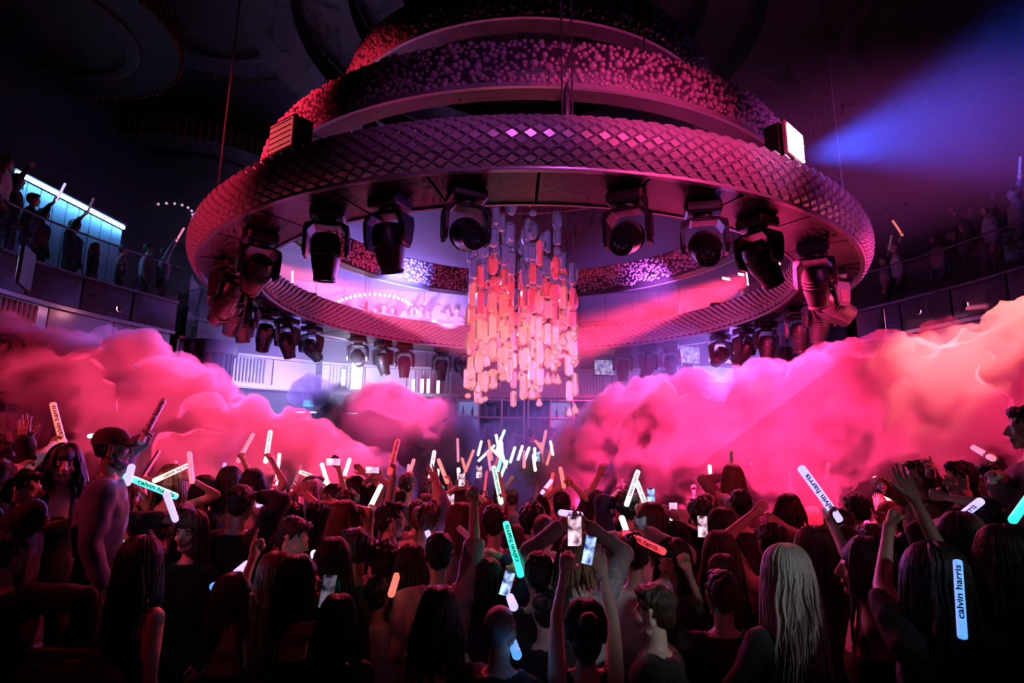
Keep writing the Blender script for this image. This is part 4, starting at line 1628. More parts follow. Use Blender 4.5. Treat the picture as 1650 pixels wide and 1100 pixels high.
def person(px, py, D, face=0.0, hair='short', hc='black', top='black', sleeve='long', skin=0, L=None, R=None, female=0, lod=2, lean=0.0, tilt=0.0, turn=0.0, base=None, label='', group=None, eyes=False, cap=False, heavy=1.0, pants=True, pos=None, beard=False, nod=0.0):
    """head centre at pixel (px,py), D metres ahead; L/R = (px, py, dD, hand kind[, thumb dir])"""
    P = Vector(pos) if pos is not None else at(px, py, D)
    zh = P.z
    if base is None:
        base = 0.0
    fa = math.radians(face)
    root = Matrix.Translation((P.x, P.y, 0)) @ Matrix.Rotation(-fa, 4, 'Z')
    inv = root.inverted()

    def arm(a):
        if a is None: return None
        T = at(a[0], a[1], D + a[2]) if pos is None else Vector((P.x + a[0], P.y + a[2], P.z + a[1]))
        Tl = inv @ T
        hx = None
        if len(a) > 4 and a[4] is not None:
            hx = inv.to_3x3() @ Vector(a[4])
        hint = inv.to_3x3() @ Vector(a[5]) if len(a) > 5 else None
        return (Tl, a[3], hx, hint)
    hr = (math.radians(tilt), math.radians(nod), math.radians(-turn))
    V, F, Rg, grips, s = body_arrays(zh, base, female, arm(L), arm(R), sleeve, top, lod, lean, hr, pants, heavy)
    V[:, 2] -= base
    me = np_mesh('person', V, F, [SKIN[skin], CLOTH[top], M_pants if pants else CLOTH[top], M_shoe, M_lip], Rg, True)
    o = link('person', me)
    o.matrix_world = Matrix.Translation((P.x, P.y, base)) @ Matrix.Rotation(-fa, 4, 'Z')
    tag(o, label, 'person', group)
    HM = Matrix.Translation((0, lean, zh - base)) @ Euler(hr).to_matrix().to_4x4() @ Matrix.Scale(1.04 * s, 4)
    if hair:
        h = link('hair', hair_mesh(hair, hc), o)
        h.matrix_local = HM
    if cap:
        h = link('cap', CAP, o)
        h.matrix_local = HM
    if beard:
        h = link('beard', BEARD, o)
        h.matrix_local = HM
    if eyes:
        for sx in (-1, 1):
            e = link('eye', EYE, o)
            e.matrix_local = HM @ Matrix.Translation((sx * .030, .0665, .000))
            i = link('iris', IRIS, e)
            b = link('eyebrow', BROW, o)
            b.matrix_local = HM @ Matrix.Translation((sx * .032, .082, .024))
    NPER[0] += 1
    W = o.matrix_world
    return o, [(W @ (g_[0] - Vector((0, 0, base))), W.to_3x3() @ g_[1].to_3x3()) for g_ in grips]


_b = MB().ellipsoid((0, .024, -.085), (.064, .062, .046)).ellipsoid((0, .058, -.104), (.040, .034, .036)).capsule((-.058, .0, -.03), (-.045, .03, -.07), .016, .018).capsule((.058, .0, -.03), (.045, .03, -.07), .016, .018).capsule((-.024, .082, -.050), (.024, .082, -.050), .006, .006)
_v, _f = remesh(_b, .008, 2)
BEARD = np_mesh('beard', _v, _f, [HAIRM['black']], None, True)

# ------------------------------------------------------------------ batons and phones
BL, BR = 0.44, 0.0225
tv, tf = text_arrays('calvin harris', 0.046, bold=0.0011)
_bm = bmesh.new()
_vs = [_bm.verts.new(v) for v in tv]
for _f in tf:
    try: _bm.faces.new([_vs[i] for i in _f])
    except ValueError: pass
for _k in range(-7, 8):           # slice the glyphs so that they can wrap round the tube
    bmesh.ops.bisect_plane(_bm, geom=list(_bm.verts) + list(_bm.edges) + list(_bm.faces), plane_co=(0, _k * .004, 0), plane_no=(0, 1, 0))
_bm.verts.index_update()
tv = [v.co.copy() for v in _bm.verts]
tf = [tuple(v.index for v in f.verts) for f in _bm.faces]
_bm.free()
tw = max(v.x for v in tv) - min(v.x for v in tv)
kx = 0.31 / tw
LETTER = MB().add([(-(BR + .0012) * math.sin(v.y * .9 / BR), -(BR + .0012) * math.cos(v.y * .9 / BR), v.x * kx + BL * .56) for v in tv], tf).mesh('lettering', M_matblack)
_bt = MB().lathe([(BR * .55, 0), (BR * .95, .004), (BR, .012), (BR, BL - .012), (BR * .95, BL - .004), (BR * .55, BL)], 24)
BCOL = {'white': ((.92, .90, 1.0), 1.7), 'teal': ((.02, .85, .62), 1.5), 'mint': ((.45, 1.0, .80), 1.6), 'violet': ((.50, .42, 1.0), 1.5), 'blue': ((.10, .38, 1.0), 1.1), 'red': ((1.0, .05, .07), .9), 'orange': ((1.0, .22, .16), 1.0), 'pink': ((1.0, .25, .40), 1.0), 'cream': ((1.0, .75, .65), 1.4), 'unlit': ((1, 1, 1), 0.0), 'dim': ((.8, .3, .5), .12)}
BATON = {}
for k_, (c_, e_) in BCOL.items():
    BATON[k_] = _bt.mesh('foam_baton', mat('baton_' + k_, (.72, .70, .72), .55, emit=c_, es=e_), True, 50)


def baton(base, tip_dir, color, label, group=None, text=True, length=BL, face_cam=True, grip=0.08, twist=0.0):
    """base: where the hand holds it; tip_dir: world direction"""
    z = Vector(tip_dir).normalized()
    b = Vector(base) - z * grip
    toc = Vector((0, 0, CAMZ)) - b
    x = toc.cross(z) * -1
    # local -Y carries the text: turn it to the viewer
    y = -(toc - z * toc.dot(z)).normalized()
    xx = y.cross(z)
    M = Matrix((xx, y, z)).transposed().to_4x4() @ Matrix.Rotation(twist, 4, 'Z')
    M = M @ Matrix.Scale(length / BL, 4)
    M.translation = b
    o = link('foam_baton', BATON[color])
    o.matrix_world = M
    tag(o, label, 'baton', group)
    if text:
        link('lettering', LETTER, o)
    return o


def tip_on_ray(a, p1, L, sgn):
    """point on the ray through pixel p1 that lies L from a: the far one (sgn>0) or the near one"""
    C0 = Vector((0, 0, CAMZ))
    u = ray(*p1).normalized()
    w = C0 - a
    b = w.dot(u)
    disc = b * b - (w.length_squared - L * L)
    t = -b + (math.sqrt(disc) * (1 if sgn > 0 else -1) if disc > 0 else 0.0)
    return C0 + u * t


def baton_px(p0, p1, D, color, label, group=None, text=True, dD=None, length=BL, grip=0.06, twist=0.0):
    """from pixel p0 (held end) towards pixel p1; the tilt in depth makes up the true length"""
    D = D * 1.12 if D < 3.8 else D
    a = at(p0[0], p0[1], D)
    L = length - grip
    v = tip_on_ray(a, p1, L, 1 if dD is None else dD) - a
    return baton(a, v, color, label, group, text, length, grip=grip, twist=twist)


PH_B = MB().box((0, .004, 0), (.074, .008, .152), bev=.003).mesh('phone_body', M_black)
PH_S = MB().box((0, -.0006, 0), (.068, .0012, .144)).mesh('phone_screen', None)
PH_C = MB().box((-.018, .0095, .052), (.03, .003, .034), bev=.001).mesh('camera_bump', M_black)
PHM = [screen_mat('phone_show', (.03, .01, .03), (1.0, .62, .75), 1.5, 22), screen_mat('phone_pink', (.7, .15, .45), (.95, .7, .85), 1.4, 9), screen_mat('phone_dark', (.005, .005, .01), (.25, .2, .3), .6, 20), screen_mat('phone_blue', (.02, .03, .2), (.5, .7, 1.0), 1.5, 20)]
PHS = []
for m_ in PHM:
    q = PH_S.copy(); q.materials.append(m_); PHS.append(q)


def phone(px, py, D, k, label, roll=0.0, yaw=0.0, land=False, scale=1.0):
    P = at(px, py, D * 1.12 if D < 3.8 else D)
    t = empty('smartphone', P)
    t.rotation_euler = (0, (PI / 2 if land else 0) + roll, yaw)
    t.scale = (scale,) * 3
    tag(t, label, 'phone')
    link('body', PH_B, t)
    link('display', PHS[k], t)
    link('camera_bump', PH_C, t)
    return t
# ------------------------------------------------------------------ booths the raised guests stand on
M_leather = mat('booth_leather', (0.10, 0.035, 0.02), 0.42, var=0.25, scale=5, bump=0.15, bscale=20)


def banquette(x0, x1, y0, y1, zs, zb, label, back_near=True):
    t = empty('banquette', ((x0 + x1) / 2, (y0 + y1) / 2, 0))
    tag(t, label, 'sofa')
    w_, d_ = x1 - x0, y1 - y0
    MB().box((0, 0, (zs - .2) / 2), (w_, d_, zs - .2), bev=.02).build('plinth', M_matblack, t)
    n = max(1, int(w_ / .8))
    for k in range(n):
        x = -w_ / 2 + w_ * (k + .5) / n
        MB().box((x, 0, zs - .10), (w_ / n - .015, d_ - .05, .20), bev=.05).build('seat_cushion', M_leather, t, True, 60)
        MB().box((x, (-1 if back_near else 1) * (d_ / 2 + .08), zb / 2 + .1), (w_ / n - .015, .16, zb - .2), bev=.05).build('back_cushion', M_leather, t, True, 60)
    MB().tube([(-w_ / 2, (-1 if back_near else 1) * (d_ / 2 + .08), zb + .02), (w_ / 2, (-1 if back_near else 1) * (d_ / 2 + .08), zb + .02)], .03, 8).build('top_roll', M_leather, t, True)
    return t


banquette(-4.7, -2.1, 3.75, 5.0, .72, 1.22, 'dark leather booth seat that the guests at far left stand on')
banquette(2.75, 4.9, 3.95, 5.3, .66, 1.15, 'dark leather booth seat that the guests at far right stand on')

# ------------------------------------------------------------------ the crowd
HEADPOS = []


def tipdir(p0, p1, D, s=1, length=BL - .08):
    a = at(p0[0], p0[1], D)
    return (tip_on_ray(a, p1, length, s) - a).normalized()


def near(D):
    return D * 1.12 if D < 3.8 else D


def P_(px, py, D, label, Rb=None, Lb=None, **k):
    """a person; Rb/Lb = (p0, p1, dD, colour, baton label[, depth sign, text]) gives that hand a baton"""
    D = near(D)
    for side, B in (('R', Rb), ('L', Lb)):
        if B:
            sg = B[5] if len(B) > 5 else 1
            k[side] = (B[0][0], B[0][1], B[2], 'grip', tipdir(B[0], B[1], D + B[2], sg))
    k.setdefault('group', 'guests in the front rows')
    o, g_ = person(px, py, D, label=label, **k)
    HEADPOS.append((o.location.x, o.location.y))
    for i, B in ((1, Rb), (0, Lb)):
        if B:
            sg = B[5] if len(B) > 5 else 1
            tx = B[6] if len(B) > 6 else True
            baton(g_[i][0], tipdir(B[0], B[1], D + B[2], sg), B[3], B[4], 'foam batons', tx)
    return o


# --- nearest row
P_(607, 960, 3.7, 'dark-haired man in a pale pink shirt seen from behind, bottom centre-left', hair='short', top='rose', heavy=1.12)
P_(1052, 985, 2.95, 'man in dark suit with pale collar, profile to the left, bottom centre-right', face=-62, hair='short2', hc='brown', top='black', turn=0)
P_(1163, 958, 3.15, 'man in black suit with a thin white collar seen from behind', hair='short3', hc='brown', top='black')
P_(1263, 928, 2.75, 'woman with long silvery blond hair lit pale blue, seen from behind', face=-18, hair='longfine', hc='blond', top='black', sleeve='short', female=1, L=(1228, 1068, .15, 'fist', (0, 0, 1)))
P_(1388, 915, 2.9, 'long-haired woman in profile to the left holding up a violet baton', face=-70, hair='long2', hc='brown', top='black', sleeve='none', female=1,
   Lb=((1340, 842), (1288, 772), .25, 'violet', 'blurred violet-white baton held high above the long-haired woman at right', -1))
P_(1618, 905, 2.35, 'woman with long straight dark hair at the bottom right corner, seen from behind', hair='longfine', hc='black', top='black', sleeve='short', female=1)
P_(1500, 935, 2.35, 'person in black with both grey-lit bare arms thrown up, near right', hair='long2', hc='black', top='black', sleeve='short', female=1, face=-15,
   R=(1472, 800, .25, 'open', (-1, 0, 0)), L=(1432, 852, .3, 'fist', (.3, 0, 1), (-.6, 0, -1)))
P_(808, 1015, 2.85, 'man with close-cropped grey-lit hair at the bottom centre', hair='crop', hc='grey', top='black', skin=1, face=25)
P_(943, 1012, 2.75, 'brown-haired woman with hair clip filming with both arms raised, bottom centre', hair='bun', hc='brown', top='black', sleeve='none', female=1, skin=0,
   L=(912, 890, .35, 'phone', (1, 0, 0)), R=(968, 905, .35, 'phone', (-1, 0, 0)))
P_(706, 985, 3.2, 'woman with dark wavy hair and bare arms, seen from behind at bottom centre-left', hair='wavy', hc='black', top='black', sleeve='none', female=1, skin=1)
P_(487, 938, 3.2, 'dark-haired woman in profile to the right holding a phone to her face', face=75, hair='long', hc='black', top='black', sleeve='none', female=1, skin=1, R=(527, 965, .05, 'phone', (-1, 0, 0), (0, -1, -.6)))
P_(366, 965, 3.2, 'woman with light brown hair in profile to the right, red light on her face', face=72, hair='long', hc='chestnut', top='charcoal', sleeve='none', female=1, lean=.05,
   R=(416, 868, .25, 'point', (-.4, 0, 1)))
P_(448, 925, 3.6, 'woman with long reddish-brown hair behind the arm raised at left', face=20, hair='long2', hc='chestnut', top='black', female=1)
P_(232, 905, 3.35, 'woman with long black hair and red-lit bare shoulder, left foreground', face=25, hair='long2', hc='black', top='black', sleeve='none', female=1)
P_(14, 890, 3.3, 'dark figure at the left edge holding a plastic cup', face=10, hair='short', top='black', R=(74, 960, .05, 'grip', (0, 0, 1)))
P_(1420, 975, 3.2, 'dark-clad guest between the blond woman and the raised grey arms', hair='long', hc='brown', top='black', female=1)
P_(880, 985, 3.3, 'guest in black between the cropped man and the filming woman', hair='short3', hc='black', top='black')
P_(1110, 995, 3.5, 'guest with fist raised beside the men in suits', hair='long', hc='brown', top='wine', sleeve='short', female=1, R=(1106, 912, .1, 'fist', (-1, 0, 0)))
P_(545, 1000, 3.0, 'guest in dark clothes at the left of the pale pink shirt', hair='long', hc='black', top='black', female=1)

# --- raised guests on the left booth
zb = .72
P_(103, 748, 4.25, 'woman with long wavy dark hair in a strapless black dress on the left booth', face=140, hair='wavy', hc='black', top='black', sleeve='none', female=1, base=zb, eyes=True, R=(130, 838, -.2, 'relax', (0, 0, 1)), L=(62, 850, -.1, 'relax', (0, 0, -1)), pants=False)
P_(183, 722, 4.1, 'bearded man with a cap raising a dark baton on the left booth', face=62, hair='crop', hc='black', cap=True, beard=True, skin=2, top='mauve', base=zb, R=None,
   Lb=((234, 708), (264, 652), .15, 'unlit', 'unlit baton with dark lettering held by the man in the cap', 1))
P_(38, 790, 4.0, 'man in profile at the left edge with a red-lit face', face=75, hair='short', top='black', base=.45, L=(40, 708, .1, 'open', (1, 0, 0)), R=(58, 838, -.05, 'point', (0, 0, 1)))
P_(12, 742, 4.4, 'man at the far left edge waving a glowing orange baton', face=60, hair='short2', top='black', base=zb, sleeve='short',
   Rb=((82, 722), (67, 661), .0, 'orange', 'glowing orange-white baton standing above the dark-haired woman at left', 1))
P_(-18, 770, 3.9, 'guest cut by the left edge stretching an arm with a pink baton', face=60, hair='short', top='black', base=.6, Rb=((30, 755), (70, 715), .1, 'dim', 'dim pink baton slanting up at the left edge', 1, False))
P_(205, 800, 5.3, 'woman with reddish hair and bare shoulders behind the capped man', face=60, hair='bob', hc='chestnut', top='black', sleeve='none', female=1, R=(200, 858, -.1, 'grip', (0, 0, 1)))
baton_px((196, 868), (205, 836), 5.15, 'mint', 'pale mint baton held low by the red-haired woman', 'foam batons', False)
P_(272, 775, 5.8, 'blond woman facing the camera in the left smoke with her arms up', face=175, hair='long', hc='honey', top='wine', sleeve='none', female=1, eyes=True, lod=1,
   R=(252, 772, -.2, 'grip', (1, 0, .4)), L=(308, 772, -.1, 'grip', (0, 0, 1)))
baton_px((256, 771), (304, 749), 5.5, 'cream', 'pale baton with dark lettering lying across the blond woman in the smoke', 'foam batons', True, 1)
baton_px((309, 770), (305, 729), 5.6, 'pink', 'upright pink baton beside the blond woman in the smoke', 'foam batons', False)
baton_px((213, 771), (285, 800), 4.25, 'teal', 'glowing teal baton with bold lettering right of the capped man', 'foam batons', True, 1, twist=0)
baton_px((281, 832), (268, 795), 4.5, 'violet', 'violet-white glowing baton hanging below the teal baton', 'foam batons', False, -1)
baton_px((206, 775), (212, 752), 4.2, 'violet', 'short glimpse of a violet baton by the elbow of the capped man', 'foam batons', False, -1)
baton_px((148, 702), (176, 699), 6.5, 'mint', 'small mint baton floating in the dark left smoke', 'foam batons', True, 1)
P_(291, 842, 4.9, 'man with a moustache facing the camera behind the woman at left', face=170, hair='short', top='black', skin=1, eyes=True, beard=True, R=(270, 838, -.1, 'grip', (0, 0, 1)))
P_(305, 858, 4.7, 'young woman facing the camera with red light on her face', face=185, hair='long', hc='brown', top='black', female=1, skin=0, eyes=True)
P_(262, 852, 5.2, 'guest in a dark jacket left of the two faces', hair='short3', top='black')
P_(332, 790, 6.4, 'dark-haired guest standing in the left smoke', face=30, hair='bob', hc='black', top='black', female=1, lod=1)

# --- left middle
P_(388, 812, 4.9, 'man in a black jacket with his arm bent over his head', hair='short2', top='black', R=(402, 798, .1, 'relax', (-1, 0, 0), (1, 0, .1)))
P_(372, 775, 6.6, 'guest in the smoke raising a thin pink baton', face=20, hair='long', hc='brown', top='rose', female=1, lod=1, sleeve='none', Rb=((392, 740), (412, 703), .0, 'pink', 'thin pink baton held up in the left smoke', 1, False))
P_(408, 780, 6.2, 'dark-haired guest raising a white lettered baton in the left smoke', hair='bob', hc='black', top='rose', sleeve='none', female=1, lod=1, Rb=((438, 742), (444, 701), .0, 'white', 'white lettered baton standing high in the left smoke', 1))
baton_px((420, 812), (450, 790), 6.2, 'violet', 'slanting violet baton behind the man with his arm over his head', 'foam batons', False, 1)
P_(470, 838, 5.2, 'man clapping with both bare arms above his head', hair='short', top='black', sleeve='short', L=(478, 792, .15, 'open', (1, 0, 0)), R=(492, 796, .15, 'open', (-1, 0, 0)))
P_(473, 868, 4.4, 'smiling man in a grey shirt looking down to the right', face=95, hair='short3', hc='black', top='grey', tilt=-18)
P_(507, 788, 6.7, 'man in profile holding up a cream baton', face=75, hair='short', hc='brown', top='rose', lod=1, Rb=((516, 780), (478, 765), .0, 'cream', 'cream lettered baton lying flat above the clapping man', 1))
P_(513, 835, 5.3, 'dark-haired man behind the smiling man', hair='short2', top='wine')
P_(538, 805, 6.3, 'woman holding a phone sideways above her head', hair='long', hc='black', top='wine', female=1, lod=1, sleeve='none', R=(545, 752, .1, 'phone', (-1, 0, 0)))
P_(556, 838, 5.0, 'woman with brown shoulder-length hair raising her arm', hair='long', hc='chestnut', top='wine', sleeve='none', female=1, R=(546, 812, .1, 'relax', (-1, 0, 0)))
P_(570, 885, 4.3, 'man in a grey-green jersey looking left', face=-45, hair='short3', top='teal', heavy=1.1)
P_(537, 905, 4.0, 'woman with straight dark hair beside the green-lit jersey', hair='long', hc='black', top='black', female=1)
P_(560, 818, 5.7, 'guest with curly brown hair in the left middle', hair='curly', hc='brown', top='wine')
P_(572, 790, 6.8, 'dark-haired woman with both hands up, left of the man in profile', hair='bob', hc='black', top='wine', female=1, lod=1, sleeve='none', R=(587, 762, .0, 'phone', (-1, 0, 0)))
P_(618, 905, 4.4, 'guest in a wine-red top behind the pale pink shirt', hair='curly', hc='brown', top='wine')

# --- centre
P_(632, 838, 5.0, 'man in a light shirt in profile to the right with an arm straight up', face=70, hair='short', top='rose', sleeve='short', L=None,
   Lb=((634, 768), (645, 724), .1, 'red', 'red lettered baton held straight up left of centre', 1))
P_(655, 782, 7.3, 'man with black hair seen from behind in front of the smoke flare', hair='short', top='grey', lod=1)
P_(690, 838, 5.4, 'man in a pale grey shirt stretching one arm straight up', hair='short2', hc='brown', top='lilac', R=(701, 768, .15, 'open', (-1, 0, 0)))
P_(738, 842, 5.0, 'brown-haired woman in profile to the left at centre', face=-70, hair='long', hc='chestnut', top='grey', female=1)
P_(708, 893, 4.1, 'man in a white shirt with his right arm raised in a fist', hair='short3', hc='black', top='rose', sleeve='short', R=(764, 798, .15, 'fist', (-1, 0, 0)))
P_(668, 912, 4.3, 'dark-haired woman with blue light on her cheek', face=60, hair='long', hc='black', top='black', female=1)
P_(796, 843, 5.0, 'man in a blue shirt with thick black hair seen from behind', hair='short', top='blue', heavy=1.05)
P_(858, 843, 5.0, 'woman with black curls seen from behind at centre', hair='curly', hc='black', top='lilac', female=1)
P_(876, 858, 4.8, 'bald guest beside the black curls', hair='crop', hc='brown', top='rose')
P_(868, 925, 3.9, 'guest in black stretching a violet-lit arm towards the teal baton', hair='short2', hc='black', top='black', sleeve='short', R=(838, 920, .2, 'grip', (-.1, 0, 1)))
baton_px((836, 915), (815, 842), 3.95, 'teal', 'bright teal baton with bold lettering upright in the middle of the crowd', 'foam batons', True, 1)
P_(786, 935, 3.7, 'guest holding a long unlit pink-lit baton across the shoulder of the blue shirt', hair='long', hc='black', top='navy', female=1,
   Rb=((805, 897), (756, 852), .1, 'unlit', 'long unlit baton slanting up to the left over the blue shirt', 1, False))
P_(930, 898, 3.95, 'fair-haired guest in a checked knit top filming the show', hair='bob', hc='honey', top='check', female=1, L=(900, 850, .2, 'phone', (1, 0, 0)), R=(950, 850, .2, 'phone', (-1, 0, 0)))
P_(1022, 893, 4.2, 'man in a white shirt seen from behind with both arms up', hair='short', top='white', L=(1012, 862, .1, 'grip', (1, -.2, -.4)), R=(1050, 860, .2, 'relax', (-1, 0, 0)))
baton_px((1014, 862), (1070, 889), 4.2, 'red', 'red lettered baton lying across the white shirt', 'foam batons', True, -1)
P_(1083, 905, 4.2, 'dark-eyed woman looking back to the left', face=-130, hair='long', hc='black', top='black', female=1, eyes=True)
P_(1165, 930, 3.55, 'woman with straight brown hair and a headband seen from behind', hair='longfine', hc='chestnut', top='black', female=1)
P_(1160, 892, 4.3, 'woman with reddish hair in front of the phone', hair='long', hc='chestnut', top='wine', female=1)
P_(1128, 832, 5.6, 'guest with round black curls right of centre', hair='curly', hc='black', top='black', heavy=1.05)
P_(1163, 850, 5.0, 'guest with long black hair seen from behind, right of centre', hair='long', hc='black', top='black', female=1, L=(1142, 870, .1, 'phone', (1, 0, 0)))
P_(1193, 815, 5.6, 'man with black hair and dark jacket seen from behind, right of centre', hair='short', top='black')
P_(1142, 814, 6.4, 'man with thin hair shouting upwards, fist in the air', face=70, hair='crop', hc='brown', top='rose', tilt=20, lod=1, R=(1164, 802, .0, 'fist', (-1, 0, 0)))
P_(1245, 878, 4.3, 'dark figure with both bare arms folded above the head', hair='short2', top='wine', sleeve='none', L=(1216, 826, .1, 'relax', (1, 0, 0), (-1, 0, 0)), R=(1262, 848, .15, 'relax', (-1, 0, 0), (1, 0, -.2)))
P_(1312, 890, 3.8, 'brown-haired woman with red highlights behind the blond woman', hair='long', hc='chestnut', top='wine', female=1)
P_(1180, 770, 7.0, 'dark figure in the pink smoke holding a slim baton upright', hair='long', hc='honey', top='rose', female=1, lod=1, Lb=((1167, 768), (1167, 731), .0, 'dim', 'slim dim baton standing upright in the right smoke', 1))
P_(960, 812, 6.6, 'guest with a thin arm up in the violet smoke', hair='short2', top='black', lod=1, sleeve='short', L=(966, 762, .1, 'open', (1, 0, 0)))
P_(905, 815, 6.6, 'guest making horns with the hand above the crowd', hair='short', top='black', lod=1, sleeve='short', L=(908, 782, .0, 'grip', (-.2, 0, 1)), R=(922, 780, .0, 'point', (1, 0, .2)))
baton_px((908, 780), (903, 754), 6.6, 'orange', 'small orange baton in the hand above the crowd right of centre', 'foam batons', False)
P_(1050, 840, 5.2, 'guest in a white top with an arm stretched up to a baton', hair='long', hc='brown', top='white', female=1, R=(1043, 822, .1, 'grip', (-.2, 0, 1)))
baton_px((1042, 818), (1026, 776), 5.3, 'white', 'right leg of the tent of two white lettered batons', 'foam batons', True, 1)
baton_px((1012, 806), (1028, 759), 5.4, 'white', 'left leg of the tent of two white lettered batons', 'foam batons', True, 1)
P_(1010, 820, 5.6, 'guest in a dark hood under the two crossed white batons', hair='curly', hc='black', top='navy', L=(1014, 812, .1, 'grip', (.3, 0, 1)))
baton_px((1011, 860), (1002, 834), 5.0, 'white', 'short bright blue-white baton under the dark hood', 'foam batons', False, -1)
baton_px((908, 826), (936, 829), 4.6, 'violet', 'violet lettered baton lying level above the filming phone', 'foam batons', True, 1)
baton_px((972, 814), (998, 790), 6.0, 'dim', 'dim red baton slanting up to the right of the horns hand', 'foam batons', False, 1)

# --- right
P_(1378, 822, 5.6, 'dark-haired man in the right smoke', face=-20, hair='short', top='wine', lod=1)
P_(1430, 830, 5.7, 'bald man with red light on his scalp', face=-30, hair=None, top='black', skin=1)
P_(1404, 880, 4.2, 'guest holding a thin red baton left of the raised grey arms', hair='short2', top='black', Lb=((1414, 892), (1388, 840), .05, 'red', 'thin red lettered baton left of the raised grey arms', 1))
zb2 = .66
P_(1546, 772, 4.4, 'smiling man in a black t-shirt in profile to the left, arm stretched out', face=-80, hair='short', top='black', sleeve='short', base=zb2, eyes=True, R=(1500, 752, .1, 'point', (0, 0, 1)), L=(1522, 800, -.2, 'fist', (0, 0, 1)))
P_(1480, 768, 4.8, 'man in profile to the left in a leopard-print jacket', face=-75, hair='short3', top='leopard', base=zb2, R=(1422, 785, .1, 'open', (0, 0, 1)))
P_(1600, 775, 4.4, 'dark guest raising a pink baton near the right edge', face=-60, hair='short2', top='black', base=zb2, Rb=((1604, 744), (1578, 729), .1, 'pink', 'thin pink baton near the right edge', 1, False))
P_(1655, 690, 3.9, 'large person in a dark red shirt cut by the right edge', face=-60, hair='short', top='wine', base=zb2, heavy=1.15, R=(1605, 770, -.1, 'fist', (-1, 0, 0)))
P_(1545, 868, 3.3, 'guest in black holding up a violet lettered baton at right', face=-15, hair='long', hc='black', top='black', female=1, sleeve='short', Lb=((1512, 842), (1564, 801), .2, 'violet', 'violet lettered baton slanting up to the right above the raised arms', -1))
baton_px((1551, 1028), (1543, 903), 2.0, 'blue', 'large blue lettered baton hanging at the bottom right', 'foam batons', True, 1, length=.30, grip=.0)
baton_px((1636, 832), (1662, 795), 3.0, 'teal', 'cut-off teal baton at the right edge', 'foam batons', False, 1)
P_(1452, 895, 3.7, 'guest looking at a phone below the raised grey arms', face=-30, hair='short', top='wine')
P_(1350, 850, 4.9, 'dark-haired guest at the foot of the right smoke', hair='short3', top='black')
P_(1270, 820, 6.2, 'guest blurred in the right smoke behind the folded arms', hair='bob', hc='brown', top='wine', female=1, lod=1)

for px, py, D, lab, fm in [(1088, 868, 5.35, 'guest holding up the pink-lit phone', 1), (1052, 846, 5.75, 'guest holding up the blue phone by the crossed batons', 0), (742, 812, 6.75, 'guest holding up the small bright phone at centre', 1), (604, 800, 6.85, 'guest holding the second sideways phone', 0)]:
    tx, ty_ = {1088: (1085, 840), 1052: (1050, 816), 742: (744, 786), 604: (606, 770)}[px]
    P_(px, py, D, lab, hair='long' if fm else 'short', hc='brown' if fm else 'black', top='wine' if fm else 'black', female=fm, lod=1, sleeve='short', R=(tx + 8, ty_, -.1, 'phone', (-1, 0, .2)), L=(tx - 8, ty_, -.1, 'phone', (1, 0, .2)))

